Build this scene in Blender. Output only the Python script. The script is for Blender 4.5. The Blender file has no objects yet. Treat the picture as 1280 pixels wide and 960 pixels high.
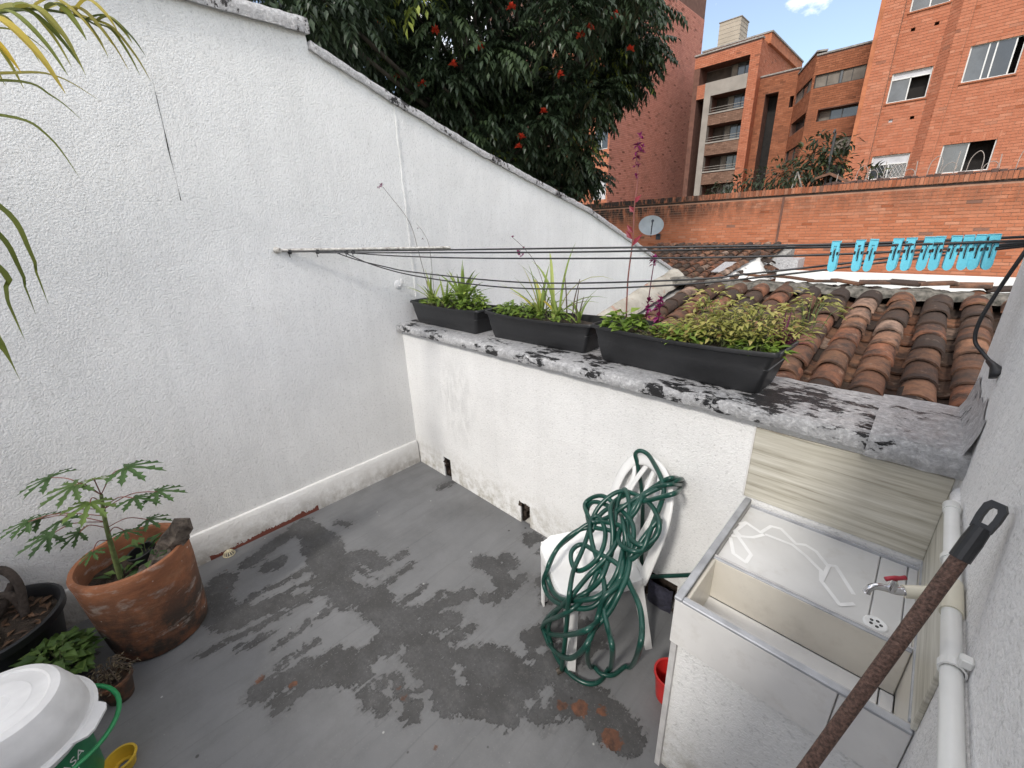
import bpy, math, random
from mathutils import Vector, Matrix, Euler, Quaternion, noise
R = math.radians
random.seed(11)
SC = bpy.context.scene
COL = SC.collection

# ------------------------------------------------------------ camera, sky, sun, exposure
cd = bpy.data.cameras.new('camera'); cam = bpy.data.objects.new('camera', cd); COL.objects.link(cam)
cam.location = (2.891, -1.678, 1.9); cam.rotation_euler = (R(69.445), R(2.059), R(44.323))
cd.sensor_width = 36; cd.lens = 14.573; cd.clip_start = 0.02; cd.clip_end = 2000
SC.camera = cam

SUN = Vector((0.20, -1.0, 0.84)).normalized()
w = bpy.data.worlds.new('World'); SC.world = w; w.use_nodes = True
nt = w.node_tree; N = nt.nodes; Lk = nt.links
bg = N['Background']; bg.inputs['Strength'].default_value = 0.15
sky = N.new('ShaderNodeTexSky'); sky.sky_type = 'NISHITA'; sky.sun_disc = False
sky.sun_elevation = math.asin(SUN.z); sky.sun_rotation = math.atan2(SUN.x, SUN.y)
sky.air_density = 1.0; sky.dust_density = 1.0; sky.ozone_density = 1.0
tc = N.new('ShaderNodeTexCoord'); mp = N.new('ShaderNodeMapping'); mp.inputs['Scale'].default_value = (1, 1, 1.7)
mp.inputs['Location'].default_value = (2.6, 7.3, 4.1)
n1 = N.new('ShaderNodeTexNoise'); n1.inputs['Scale'].default_value = 3.8; n1.inputs['Detail'].default_value = 7; n1.inputs['Roughness'].default_value = .58
rp = N.new('ShaderNodeValToRGB'); rp.color_ramp.elements[0].position = .485; rp.color_ramp.elements[1].position = .62; rp.color_ramp.elements[0].color = (.05,.05,.05,1)
mx = N.new('ShaderNodeMix'); mx.data_type = 'RGBA'; mx.inputs['B'].default_value = (16.2, 15.4, 14.4, 1)
Lk.new(tc.outputs['Generated'], mp.inputs['Vector']); Lk.new(mp.outputs['Vector'], n1.inputs['Vector'])
Lk.new(n1.outputs['Fac'], rp.inputs['Fac']); Lk.new(rp.outputs['Color'], mx.inputs['Factor'])
Lk.new(sky.outputs['Color'], mx.inputs['A']); Lk.new(mx.outputs['Result'], bg.inputs['Color'])

sd = bpy.data.lights.new('sun', 'SUN'); sd.energy = 1.75; sd.angle = R(6); sd.color = (1, .955, .89)
so = bpy.data.objects.new('sun', sd); COL.objects.link(so)
so.rotation_euler = (-SUN).to_track_quat('-Z', 'Y').to_euler(); so.location = SUN * 40

vs = SC.view_settings
vs.view_transform = 'Standard'; vs.look = 'None'; vs.exposure = 0.4; vs.gamma = 1.0; vs.use_curve_mapping = False

# ------------------------------------------------------------ helpers: objects
def tag(o, label=None, cat=None, group=None, kind=None):
    if label: o['label'] = label
    if cat: o['category'] = cat
    if group: o['group'] = group
    if kind: o['kind'] = kind
    return o
def empty(name, loc, label, cat, group=None):
    o = bpy.data.objects.new(name, None); COL.objects.link(o); o.location = loc
    o.empty_display_size = .1
    return tag(o, label, cat, group)
def setpar(o, par):
    if par is None: return
    o.parent = par
    if par.type == 'EMPTY' and par.parent is None:
        o.matrix_parent_inverse = Matrix.Translation(-Vector(par.location))
def copy_tree(o, parent=None):
    c = o.copy(); COL.objects.link(c)
    if parent is not None: c.parent = parent
    for ch in list(o.children): copy_tree(ch, c)
    return c
def link_mesh(name, me, par=None, loc=None, rot=None):
    """an object that shares mesh data; loc/rot are in the parent's frame"""
    o = bpy.data.objects.new(name, me); COL.objects.link(o)
    if par is not None: o.parent = par
    if loc is not None: o.location = loc
    if rot is not None: o.rotation_euler = rot
    return o

class MB:
    def __init__(s): s.v = []; s.f = []; s.c = []; s.cur = 0.5
    def add(s, vs_, fs, c=None):
        b = len(s.v); s.v += [tuple(q) for q in vs_]
        for f in fs: s.f.append(tuple(i + b for i in f)); s.c.append(s.cur if c is None else c)
    def box(s, x0, x1, y0, y1, z0, z1, M=None, c=None):
        p = [Vector(q) for q in ((x0,y0,z0),(x1,y0,z0),(x1,y1,z0),(x0,y1,z0),(x0,y0,z1),(x1,y0,z1),(x1,y1,z1),(x0,y1,z1))]
        if M is not None: p = [M @ q for q in p]
        s.add(p, [(0,3,2,1),(4,5,6,7),(0,1,5,4),(1,2,6,5),(2,3,7,6),(3,0,4,7)], c)
    def bbox(s, x0, x1, y0, y1, z0, z1, b=.004, M=None, c=None):
        """box with chamfered edges"""
        P = []
        cx, cy, cz = (x0+x1)/2, (y0+y1)/2, (z0+z1)/2; hx, hy, hz = (x1-x0)/2, (y1-y0)/2, (z1-z0)/2
        b = min(b, hx*.49, hy*.49, hz*.49); idx = {}
        for sx in (-1,1):
            for sy in (-1,1):
                for sz in (-1,1):
                    for a in range(3):
                        o = [hx-b, hy-b, hz-b]; o[a] += b
                        idx[(sx,sy,sz,a)] = len(P); P.append(Vector((cx+sx*o[0], cy+sy*o[1], cz+sz*o[2])))
        F = []
        for a in range(3):
            u, v2 = [(1,2),(2,0),(0,1)][a]
            for sg in (-1,1):
                q = []
                for su, sv in ((-1,-1),(1,-1),(1,1),(-1,1)):
                    k = [0,0,0]; k[a] = sg; k[u] = su; k[v2] = sv; q.append(idx[(*k,a)])
                F.append(tuple(q if sg > 0 else q[::-1]))
        for a in range(3):
            u, v2 = [(1,2),(2,0),(0,1)][a]
            for su in (-1,1):
                for sv in (-1,1):
                    k = [0,0,0]; k[u] = su; k[v2] = sv
                    k1 = list(k); k1[a] = -1; k2 = list(k); k2[a] = 1
                    q = [idx[(*k1,u)], idx[(*k2,u)], idx[(*k2,v2)], idx[(*k1,v2)]]
                    F.append(tuple(q if su*sv < 0 else q[::-1]))
        for sx in (-1,1):
            for sy in (-1,1):
                for sz in (-1,1):
                    q = [idx[(sx,sy,sz,a)] for a in range(3)]
                    F.append(tuple(q if sx*sy*sz > 0 else q[::-1]))
        if M is not None: P = [M @ q for q in P]
        s.add(P, F, c)
    def tube(s, pts, r, n=8, caps=True, flat=1.0, c=None, up=None):
        pts = [Vector(q) for q in pts]; m = len(pts)
        rs = r if isinstance(r, (list, tuple)) else [r]*m
        V = []; t0 = (pts[1]-pts[0]).normalized()
        u = (Vector(up) if up else (Vector((0,0,1)) if abs(t0.z) < .9 else Vector((1,0,0))))
        u = (u - t0*u.dot(t0)).normalized()
        for i in range(m):
            t = (pts[min(i+1,m-1)]-pts[max(i-1,0)])
            t = t.normalized() if t.length > 1e-9 else t0
            u = u - t*u.dot(t); u = u.normalized() if u.length > 1e-6 else t.orthogonal().normalized()
            b = t.cross(u)
            for k in range(n):
                a = 2*math.pi*k/n; V.append(pts[i] + u*math.cos(a)*rs[i]*flat + b*math.sin(a)*rs[i])
        F = [(i*n+k, i*n+(k+1)%n, (i+1)*n+(k+1)%n, (i+1)*n+k) for i in range(m-1) for k in range(n)]
        if caps: F += [tuple(range(n))[::-1], tuple(range((m-1)*n, m*n))]
        s.add(V, F, c)
    def lathe(s, prof, ctr, n=32, M=None, c=None, wob=0):
        ctr = Vector(ctr); V = []
        for (r, z) in prof:
            for k in range(n):
                a = 2*math.pi*k/n
                rr = r*(1+wob*noise.noise((math.cos(a)*1.5, math.sin(a)*1.5, z*6)))
                q = Vector((rr*math.cos(a), rr*math.sin(a), z))
                V.append((M @ q if M is not None else q) + ctr)
        F = [(i*n+k, i*n+(k+1)%n, (i+1)*n+(k+1)%n, (i+1)*n+k) for i in range(len(prof)-1) for k in range(n)]
        s.add(V, F, c)
    def leaf(s, p, d, up, L, W, c=None, fold=.25, droop=.2):
        """pointed leaf: 6 vertices, 4 faces, folded at the midrib"""
        d = d.normalized(); sd_ = d.cross(up)
        sd_ = sd_.normalized() if sd_.length > 1e-5 else d.orthogonal().normalized()
        nr = sd_.cross(d).normalized()
        m = p + d*L*.45 - nr*L*droop*.2; e = p + d*L - nr*L*droop
        a = m + sd_*W*.5 + nr*W*fold; b = m - sd_*W*.5 + nr*W*fold
        s.add([p, a, e, b, m], [(0,1,4),(1,2,4),(4,2,3),(0,4,3)], c)
    def blade(s, p, d, L, W, bend, c=None, n=6, twist=0):
        """strap leaf that arches over"""
        d = d.normalized(); pts = []; q = Vector(p); dd = d.copy()
        for i in range(n+1):
            pts.append(q.copy()); dd = (dd + Vector((0,0,-1))*bend/n).normalized(); q = q + dd*L/n
        V = []
        for i, q in enumerate(pts):
            t = i/n; wd = W*(.55+.9*t-1.45*t*t) if t < 1 else 0
            tt = (pts[min(i+1,n)]-pts[max(i-1,0)]).normalized()
            sv = tt.cross(Vector((0,0,1))); sv = sv.normalized() if sv.length > 1e-4 else Vector((1,0,0))
            nn = sv.cross(tt)
            wd = max(wd, W*.03)
            V += [q+sv*wd*.5+nn*wd*.18, q, q-sv*wd*.5+nn*wd*.18]
        F = []
        for i in range(n): F += [(3*i,3*i+1,3*i+4,3*i+3),(3*i+1,3*i+2,3*i+5,3*i+4)]
        s.add(V, F, c)
    def build(s, name, mat, par=None, smooth=False, angle=None):
        me = s.mesh(name, mat, smooth, angle)
        o = bpy.data.objects.new(name, me); COL.objects.link(o); setpar(o, par)
        return o
    def mesh(s, name, mat, smooth=False, angle=None):
        me = bpy.data.meshes.new(name); me.from_pydata(s.v, [], s.f); me.update()
        a = me.attributes.new('bc', 'FLOAT', 'FACE'); a.data.foreach_set('value', s.c)
        me.materials.append(mat)
        if smooth:
            me.polygons.foreach_set('use_smooth', [True]*len(me.polygons))
            if angle: me.set_sharp_from_angle(angle=R(angle))
        return me

def spline(pts, k=6):
    """Catmull-Rom through points"""
    P = [Vector(q) for q in pts]; out = []
    for i in range(len(P)-1):
        a, b, c_, d = P[max(i-1,0)], P[i], P[i+1], P[min(i+2,len(P)-1)]
        for j in range(k):
            t = j/k; t2 = t*t; t3 = t2*t
            out.append(.5*((2*b)+(c_-a)*t+(2*a-5*b+4*c_-d)*t2+(3*b-a-3*c_+d)*t3))
    out.append(P[-1]); return out
def rnd(a, b): return random.uniform(a, b)

# ------------------------------------------------------------ helpers: materials
def newmat(name):
    m = bpy.data.materials.new(name); m.use_nodes = True
    t = m.node_tree; return m, t, t.nodes['Principled BSDF']
def node(t, kind, **kw):
    n = t.nodes.new(kind)
    for k, v in kw.items(): setattr(n, k, v)
    return n
def col(c): return (*c, 1) if len(c) == 3 else c
def ramp(t, src, stops):
    r = t.nodes.new('ShaderNodeValToRGB'); e = r.color_ramp.elements
    while len(e) < len(stops): e.new(.5)
    for el, (p, c) in zip(e, stops): el.position = p; el.color = col(c) if isinstance(c, tuple) else (c, c, c, 1)
    t.links.new(src, r.inputs['Fac']); return r.outputs['Color']
def noi(t, scale, detail=4, rough=.55, vec=None, dist=0):
    n = t.nodes.new('ShaderNodeTexNoise'); n.inputs['Scale'].default_value = scale
    n.inputs['Detail'].default_value = detail; n.inputs['Roughness'].default_value = rough; n.inputs['Distortion'].default_value = dist
    if vec is None:
        tc_ = t.nodes.get('OC') or t.nodes.new('ShaderNodeTexCoord'); tc_.name = 'OC'; vec = tc_.outputs['Object']
    t.links.new(vec, n.inputs['Vector']); return n.outputs['Fac']
def mapped(t, scale=(1,1,1), loc=(0,0,0)):
    tc_ = t.nodes.get('OC') or t.nodes.new('ShaderNodeTexCoord'); tc_.name = 'OC'
    m = t.nodes.new('ShaderNodeMapping'); m.inputs['Scale'].default_value = scale; m.inputs['Location'].default_value = loc
    t.links.new(tc_.outputs['Object'], m.inputs['Vector']); return m.outputs['Vector']
def mix(t, fac, a, b, mode='MIX'):
    n = t.nodes.new('ShaderNodeMix'); n.data_type = 'RGBA'; n.blend_type = mode
    for s, v in (('Factor', fac), ('A', a), ('B', b)):
        if isinstance(v, (int, float)) and s == 'Factor': n.inputs[s].default_value = v
        elif isinstance(v, tuple): n.inputs[s].default_value = col(v)
        else: t.links.new(v, n.inputs[s])
    return n.outputs['Result']
def mth(t, op, a, b=0.0, clamp=False):
    n = t.nodes.new('ShaderNodeMath'); n.operation = op; n.use_clamp = clamp
    for i, v in enumerate((a, b)):
        if isinstance(v, (int, float)): n.inputs[i].default_value = v
        else: t.links.new(v, n.inputs[i])
    return n.outputs[0]
def sepxyz(t):
    tc_ = t.nodes.get('OC') or t.nodes.new('ShaderNodeTexCoord'); tc_.name = 'OC'
    n = t.nodes.new('ShaderNodeSeparateXYZ'); t.links.new(tc_.outputs['Object'], n.inputs[0]); return n.outputs
def bump(t, b, h, dist=.01, st=1.0, prev=None):
    n = t.nodes.new('ShaderNodeBump'); n.inputs['Distance'].default_value = dist; n.inputs['Strength'].default_value = st
    t.links.new(h, n.inputs['Height'])
    if prev is not None: t.links.new(prev, n.inputs['Normal'])
    t.links.new(n.outputs['Normal'], b.inputs['Normal']); return n.outputs['Normal']
def attr(t, name):
    n = t.nodes.new('ShaderNodeAttribute'); n.attribute_name = name; return n.outputs['Fac']
def simple(name, c, rough=.6, var=.15, scale=12, metal=0, bmp=0, bscale=80, c2=None, spec=.5):
    m, t, b = newmat(name); b.inputs['Roughness'].default_value = rough; b.inputs['Metallic'].default_value = metal
    b.inputs['Specular IOR Level'].default_value = spec
    lo = tuple(x*(1-var) for x in c); hi = c2 if c2 else tuple(min(1, x*(1+var)) for x in c)
    t.links.new(ramp(t, noi(t, scale, 5), [(.3, lo), (.7, hi)]), b.inputs['Base Color'])
    if bmp: bump(t, b, noi(t, bscale, 3), .01, bmp)
    return m
def leafmat(name, stops, trans=.3, rough=.5):
    """leaf colours picked by the per-leaf value"""
    m, t, b = newmat(name)
    c = ramp(t, attr(t, 'bc'), stops)
    c = mix(t, .5, c, ramp(t, noi(t, 9, 3), [(.3, .72), (.7, 1.0)]), 'MULTIPLY')
    t.links.new(c, b.inputs['Base Color']); b.inputs['Roughness'].default_value = rough; b.inputs['Specular IOR Level'].default_value = .35
    tr = node(t, 'ShaderNodeBsdfTranslucent'); t.links.new(c, tr.inputs['Color'])
    ms = node(t, 'ShaderNodeMixShader'); ms.inputs[0].default_value = trans
    t.links.new(b.outputs[0], ms.inputs[1]); t.links.new(tr.outputs[0], ms.inputs[2])
    t.links.new(ms.outputs[0], t.nodes['Material Output'].inputs['Surface'])
    return m

def stucco(name, base, dirt=(.33,.31,.28), grain=70, depth=.006, dirtz=.0, dirtamt=.5, streak=.25, stain=None):
    """painted cement render: grainy, faint rain streaks, grime near the floor"""
    m, t, b = newmat(name); b.inputs['Roughness'].default_value = .9; b.inputs['Specular IOR Level'].default_value = .2
    big = ramp(t, noi(t, 1.3, 6, .6), [(.3, tuple(x*.90 for x in base)), (.7, tuple(min(1, x*1.05) for x in base))])
    st = noi(t, 1, 7, .65, mapped(t, (13, 13, .5)))
    c = mix(t, ramp(t, st, [(.45, 0.0), (.75, streak)]), big, tuple(x*.62 for x in base))
    c = mix(t, ramp(t, noi(t, 3.2, 7, .68), [(.54, 0.0), (.72, streak*1.1)]), c, tuple(x*.70*k for x, k in zip(base, (1,.98,.95))))
    pits = ramp(t, noi(t, grain*.9, 3, .6), [(.32, tuple(x*.60 for x in base)), (.44, (1,1,1))])
    c = mix(t, .38, c, pits, 'MULTIPLY')
    if dirtz > 0:
        z = sepxyz(t)[2]
        g = mth(t, 'SUBTRACT', 1.0, mth(t, 'DIVIDE', z, dirtz), True)
        g = mth(t, 'MULTIPLY', g, ramp(t, noi(t, 14, 7, .7), [(.42, 0.0), (.66, 1.0)]))
        c = mix(t, mth(t, 'MULTIPLY', g, dirtamt, True), c, dirt)
    if stain:                                      # faint grey smudge: (x, z, half width, half height)
        sx_, _, sz_ = sepxyz(t); u_ = mth(t, 'DIVIDE', mth(t, 'SUBTRACT', sx_, stain[0]), stain[2]); v_ = mth(t, 'DIVIDE', mth(t, 'SUBTRACT', sz_, stain[1]), stain[3])
        e_ = mth(t, 'SUBTRACT', 1.0, mth(t, 'ADD', mth(t, 'MULTIPLY', u_, u_), mth(t, 'MULTIPLY', v_, v_)), True)
        e_ = mth(t, 'MULTIPLY', e_, ramp(t, noi(t, 1, 5, .6, mapped(t, (16, 16, 5), (0, 0, .4)), .8), [(.40, 0.0), (.62, .55)]))
        c = mix(t, e_, c, tuple(x*.60 for x in base))
    t.links.new(c, b.inputs['Base Color'])
    vg = node(t, 'ShaderNodeTexVoronoi'); vg.inputs['Scale'].default_value = grain*1.5; t.links.new(t.nodes['OC'].outputs['Object'], vg.inputs['Vector'])
    h = mth(t, 'ADD', mth(t, 'MULTIPLY', noi(t, grain*1.7, 3, .7), .9), mth(t, 'MULTIPLY', noi(t, grain*.4, 3, .5), .45))
    h = mth(t, 'SUBTRACT', h, mth(t, 'MULTIPLY', vg.outputs['Distance'], .35))
    big_ = node(t, 'ShaderNodeBump'); big_.inputs['Distance'].default_value = .05; big_.inputs['Strength'].default_value = .28
    t.links.new(noi(t, 1, 4, .55, mapped(t, (5, 5, 2.2))), big_.inputs['Height'])
    bump(t, b, h, depth, .9, big_.outputs['Normal'])
    return m

def brickmat(name, stops, dirt=0.0, scale=1.0):
    m, t, b = newmat(name); b.inputs['Roughness'].default_value = .88; b.inputs['Specular IOR Level'].default_value = .2
    c = ramp(t, attr(t, 'bc'), stops)
    c = mix(t, .6, c, ramp(t, noi(t, 6*scale, 6, .65), [(.3, .72), (.7, 1.0)]), 'MULTIPLY')
    if dirt: c = mix(t, ramp(t, noi(t, .8*scale, 7, .68), [(.52, 0.0), (.75, dirt)]), c, (.06,.045,.04))
    t.links.new(c, b.inputs['Base Color']); bump(t, b, noi(t, 45, 4), .006, .6)
    return m
# ------------------------------------------------------------ shared materials
M = {}
M['wall_white'] = stucco('wall_white', (.84,.835,.82), grain=75, depth=.007, dirtz=.10, dirtamt=.6, streak=.17)
M['low_white'] = stucco('low_white', (.80,.80,.79), grain=85, depth=.004, dirtz=.30, dirtamt=.85, streak=.12, dirt=(.30,.27,.20), stain=(.62,.72,.26,.42))
M['right_white'] = stucco('right_white', (.82,.81,.80), grain=85, depth=.005, dirtz=.05, streak=.22)
M['skirt'] = stucco('skirt', (.72,.71,.70), grain=60, depth=.004, dirtz=.22, dirtamt=.75, streak=.2, dirt=(.26,.23,.19))
M['plaster'] = stucco('plaster', (.68,.66,.61), grain=40, depth=.006, dirtz=0, streak=.5)
M['cement'] = simple('cement', (.30,.29,.27), .95, .35, 9, bmp=.9, bscale=40)
M['black_plastic'] = simple('black_plastic', (.014,.0145,.016), .46, .35, 6, bmp=.12, bscale=60)
M['white_plastic'] = simple('white_plastic', (.80,.80,.79), .38, .05, 5)
M['old_white_plastic'] = simple('old_white_plastic', (.66,.66,.66), .5, .16, 7)
M['pvc'] = simple('pvc', (.70,.70,.67), .35, .10, 8)
M['cream_pvc'] = simple('cream_pvc', (.66,.62,.50), .4, .10, 8)
M['cable'] = simple('cable', (.016,.016,.018), .45, .2, 30)
M['chrome'] = simple('chrome', (.62,.62,.63), .16, .15, 20, metal=1)
M['alu_trim'] = simple('alu_trim', (.40,.41,.43), .5, .25, 14, metal=.35)
M['soil'] = simple('soil', (.045,.032,.022), .95, .5, 40, bmp=1, bscale=120)
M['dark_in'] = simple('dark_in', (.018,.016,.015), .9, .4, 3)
M['concrete'] = simple('concrete', (.30,.28,.25), .9, .14, 1.5, bmp=.4, bscale=14)
M['beige_block'] = simple('beige_block', (.42,.38,.31), .9, .10, 1.2)
M['frame_white'] = simple('frame_white', (.66,.66,.64), .45, .08, 4)
M['frame_dark'] = simple('frame_dark', (.05,.045,.04), .5, .2, 4)
M['glass'] = simple('glass', (.035,.04,.045), .06, .3, 1.2, spec=.9)
M['glass_grey'] = simple('glass_grey', (.075,.085,.095), .12, .5, 1.6, spec=.8)
M['curtain'] = simple('curtain', (.19,.17,.145), .9, .3, 2.5)
M['mortar'] = simple('mortar', (.36,.20,.135), .95, .2, 4)
M['mortar_dark'] = simple('mortar_dark', (.15,.075,.055), .95, .25, 4)
M['brick_orange'] = brickmat('brick_orange', [(0,(.35,.118,.060)),(.12,(.44,.158,.088)),(.6,(.49,.187,.108)),(.9,(.53,.230,.142)),(1,(.29,.120,.075))], dirt=.08)
M['brick_wall'] = brickmat('brick_wall', [(0,(.38,.115,.045)),(.15,(.50,.152,.058)),(.6,(.56,.185,.075)),(.9,(.60,.235,.115)),(1,(.27,.13,.085))], dirt=.0)
M['brick_red'] = brickmat('brick_red', [(0,(.22,.090,.065)),(.25,(.50,.215,.158)),(.8,(.58,.265,.200)),(1,(.33,.150,.115))], dirt=.25)
M['brick_brown'] = brickmat('brick_brown', [(0,(.22,.085,.045)),(.5,(.33,.125,.065)),(1,(.40,.165,.090))], dirt=.4)

def wet_edge(t): pass
# ------------------------------------------------------------ terrace floor with peeling grey paint
STREAKS=[(0.068,[(0.12,-1.06),(0.43,-1.01),(0.65,-1.05)]),
(0.067,[(0.65,-1.05),(0.90,-1.06),(1.16,-1.03),(1.33,-1.01)]),
(0.062,[(1.33,-1.01),(1.50,-1.02),(1.70,-1.03),(1.81,-1.05)]),
(0.048,[(0.63,-1.04),(0.73,-0.90),(0.84,-0.88)]),
(0.010,[(0.88,-0.95),(0.90,-0.71)]),
(0.009,[(1.03,-0.89),(1.01,-0.73)]),
(0.011,[(1.22,-0.92),(1.22,-0.78)]),
(0.007,[(1.32,-0.90),(1.33,-0.72)]),
(0.028,[(1.25,-1.00),(1.37,-0.84),(1.44,-0.64)]),
(0.020,[(0.70,-1.17),(0.68,-1.34),(0.64,-1.52),(0.65,-1.65)]),
(0.006,[(0.96,-1.12),(0.96,-1.31),(0.98,-1.49)]),
(0.027,[(0.77,-1.15),(0.75,-1.26),(0.74,-1.34)]),
(0.009,[(0.56,-1.13),(0.57,-1.27),(0.55,-1.51)]),
(0.038,[(1.15,-1.60),(1.16,-1.62)]),
(0.015,[(1.15,-1.60),(1.18,-1.42),(1.32,-1.20)]),
(0.005,[(1.10,-1.35),(1.10,-1.52)]),
(0.038,[(1.26,-1.31),(1.31,-1.28)]),
(0.040,[(1.35,-1.30),(1.43,-1.27)]),
(0.020,[(1.28,-1.54),(1.30,-1.39),(1.37,-1.23)]),
(0.009,[(1.54,-1.32),(1.53,-1.22)]),
(0.075,[(1.50,-1.02),(1.70,-0.96),(1.81,-0.82),(1.98,-0.77),(2.07,-0.62)]),
(0.037,[(1.71,-1.10),(1.89,-0.95),(2.04,-0.88)]),
(0.054,[(1.41,-0.08),(1.49,-0.09)]),
(0.036,[(1.41,-0.31),(1.46,-0.32)]),
(0.023,[(1.59,-0.35),(1.58,-0.55),(1.53,-0.59)]),
(0.051,[(1.70,-0.22),(1.83,-0.32)]),
(0.050,[(1.32,-0.43),(1.40,-0.40)]),
(0.069,[(0.29,-1.58),(0.46,-1.67),(0.65,-1.59)]),
(0.042,[(0.37,-1.34),(0.38,-1.29)]),
(0.041,[(0.24,-1.42),(0.17,-1.24),(0.12,-1.06)]),
(0.044,[(1.34,-1.12),(1.41,-1.09)]),
(0.018,[(0.49,-0.14),(0.51,-0.01)]),
(0.008,[(0.75,-1.75),(0.79,-1.47),(0.81,-1.20)]),
(0.008,[(0.85,-1.63),(0.88,-1.49)]),
(0.024,[(1.26,-1.57),(1.30,-1.57)]),
(0.017,[(1.73,-1.17),(1.74,-1.21)]),
(0.012,[(1.55,-1.17),(1.75,-1.20)]),
(0.012,[(0.28,-0.88),(0.37,-0.82)]),
(0.045,[(1.88,-0.60),(1.92,-0.52),(1.97,-0.38)]),
(0.063,[(2.07,-0.68),(2.07,-0.50),(2.09,-0.36)]),
(0.070,[(2.17,-0.70),(2.28,-0.65),(2.42,-0.66)]),
(0.035,[(2.13,-0.84),(2.19,-0.74)]),
(0.009,[(1.61,-0.84),(1.61,-0.76),(1.54,-1.00)]),
(0.006,[(1.22,-1.27),(1.20,-1.39),(1.18,-1.51)]),
(0.007,[(1.43,-0.63),(1.41,-0.80)])]
ISLANDS=[(0.044,[(0.84,-1.01),(0.98,-0.96)]),
(0.028,[(1.00,-0.94),(0.98,-0.88)]),
(0.037,[(0.70,-1.30),(0.72,-1.25)]),
(0.017,[(1.48,-0.94)]),
(0.017,[(1.63,-0.96)]),
(0.030,[(1.73,-0.95),(1.79,-0.97)]),
(0.028,[(1.46,-1.12),(1.46,-1.06)]),
(0.027,[(1.94,-0.70),(1.96,-0.69)]),
(0.033,[(1.62,-0.32)]),
(0.041,[(1.50,-0.18),(1.48,-0.10)]),
(0.049,[(1.71,-0.53),(1.79,-0.46),(1.83,-0.41)]),
(0.037,[(2.09,-0.72),(2.11,-0.78)]),
(0.026,[(2.21,-0.50)]),
(0.021,[(2.35,-0.53)]),
(0.026,[(2.14,-0.55)]),
(0.027,[(1.72,-1.13),(1.72,-1.09)])]

STREAKS += [(0.070,[(0.36,-1.07),(0.66,-1.10),(0.96,-1.12)]),
(0.056,[(0.72,-1.04),(0.93,-1.00),(1.14,-1.00)]),
(0.047,[(1.15,-1.04),(1.38,-0.97),(1.50,-0.81)]),
(0.049,[(1.34,-1.05),(1.55,-1.02),(1.76,-0.96)]),
(0.041,[(1.28,-1.35),(1.36,-1.28),(1.36,-1.16)]),
(0.030,[(1.18,-1.55),(1.26,-1.42),(1.37,-1.34)]),
(0.036,[(1.82,-0.89),(2.00,-0.85),(2.08,-0.71)]),
(0.045,[(1.43,-0.41),(1.56,-0.46)]),
(0.049,[(1.71,-0.29),(1.86,-0.39)]),
(0.029,[(1.80,-1.07),(1.93,-0.99),(2.05,-0.93)]),
(0.024,[(1.52,-1.30),(1.62,-1.27)]),
(0.039,[(0.63,-1.59),(0.69,-1.46),(0.76,-1.29)])]

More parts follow.
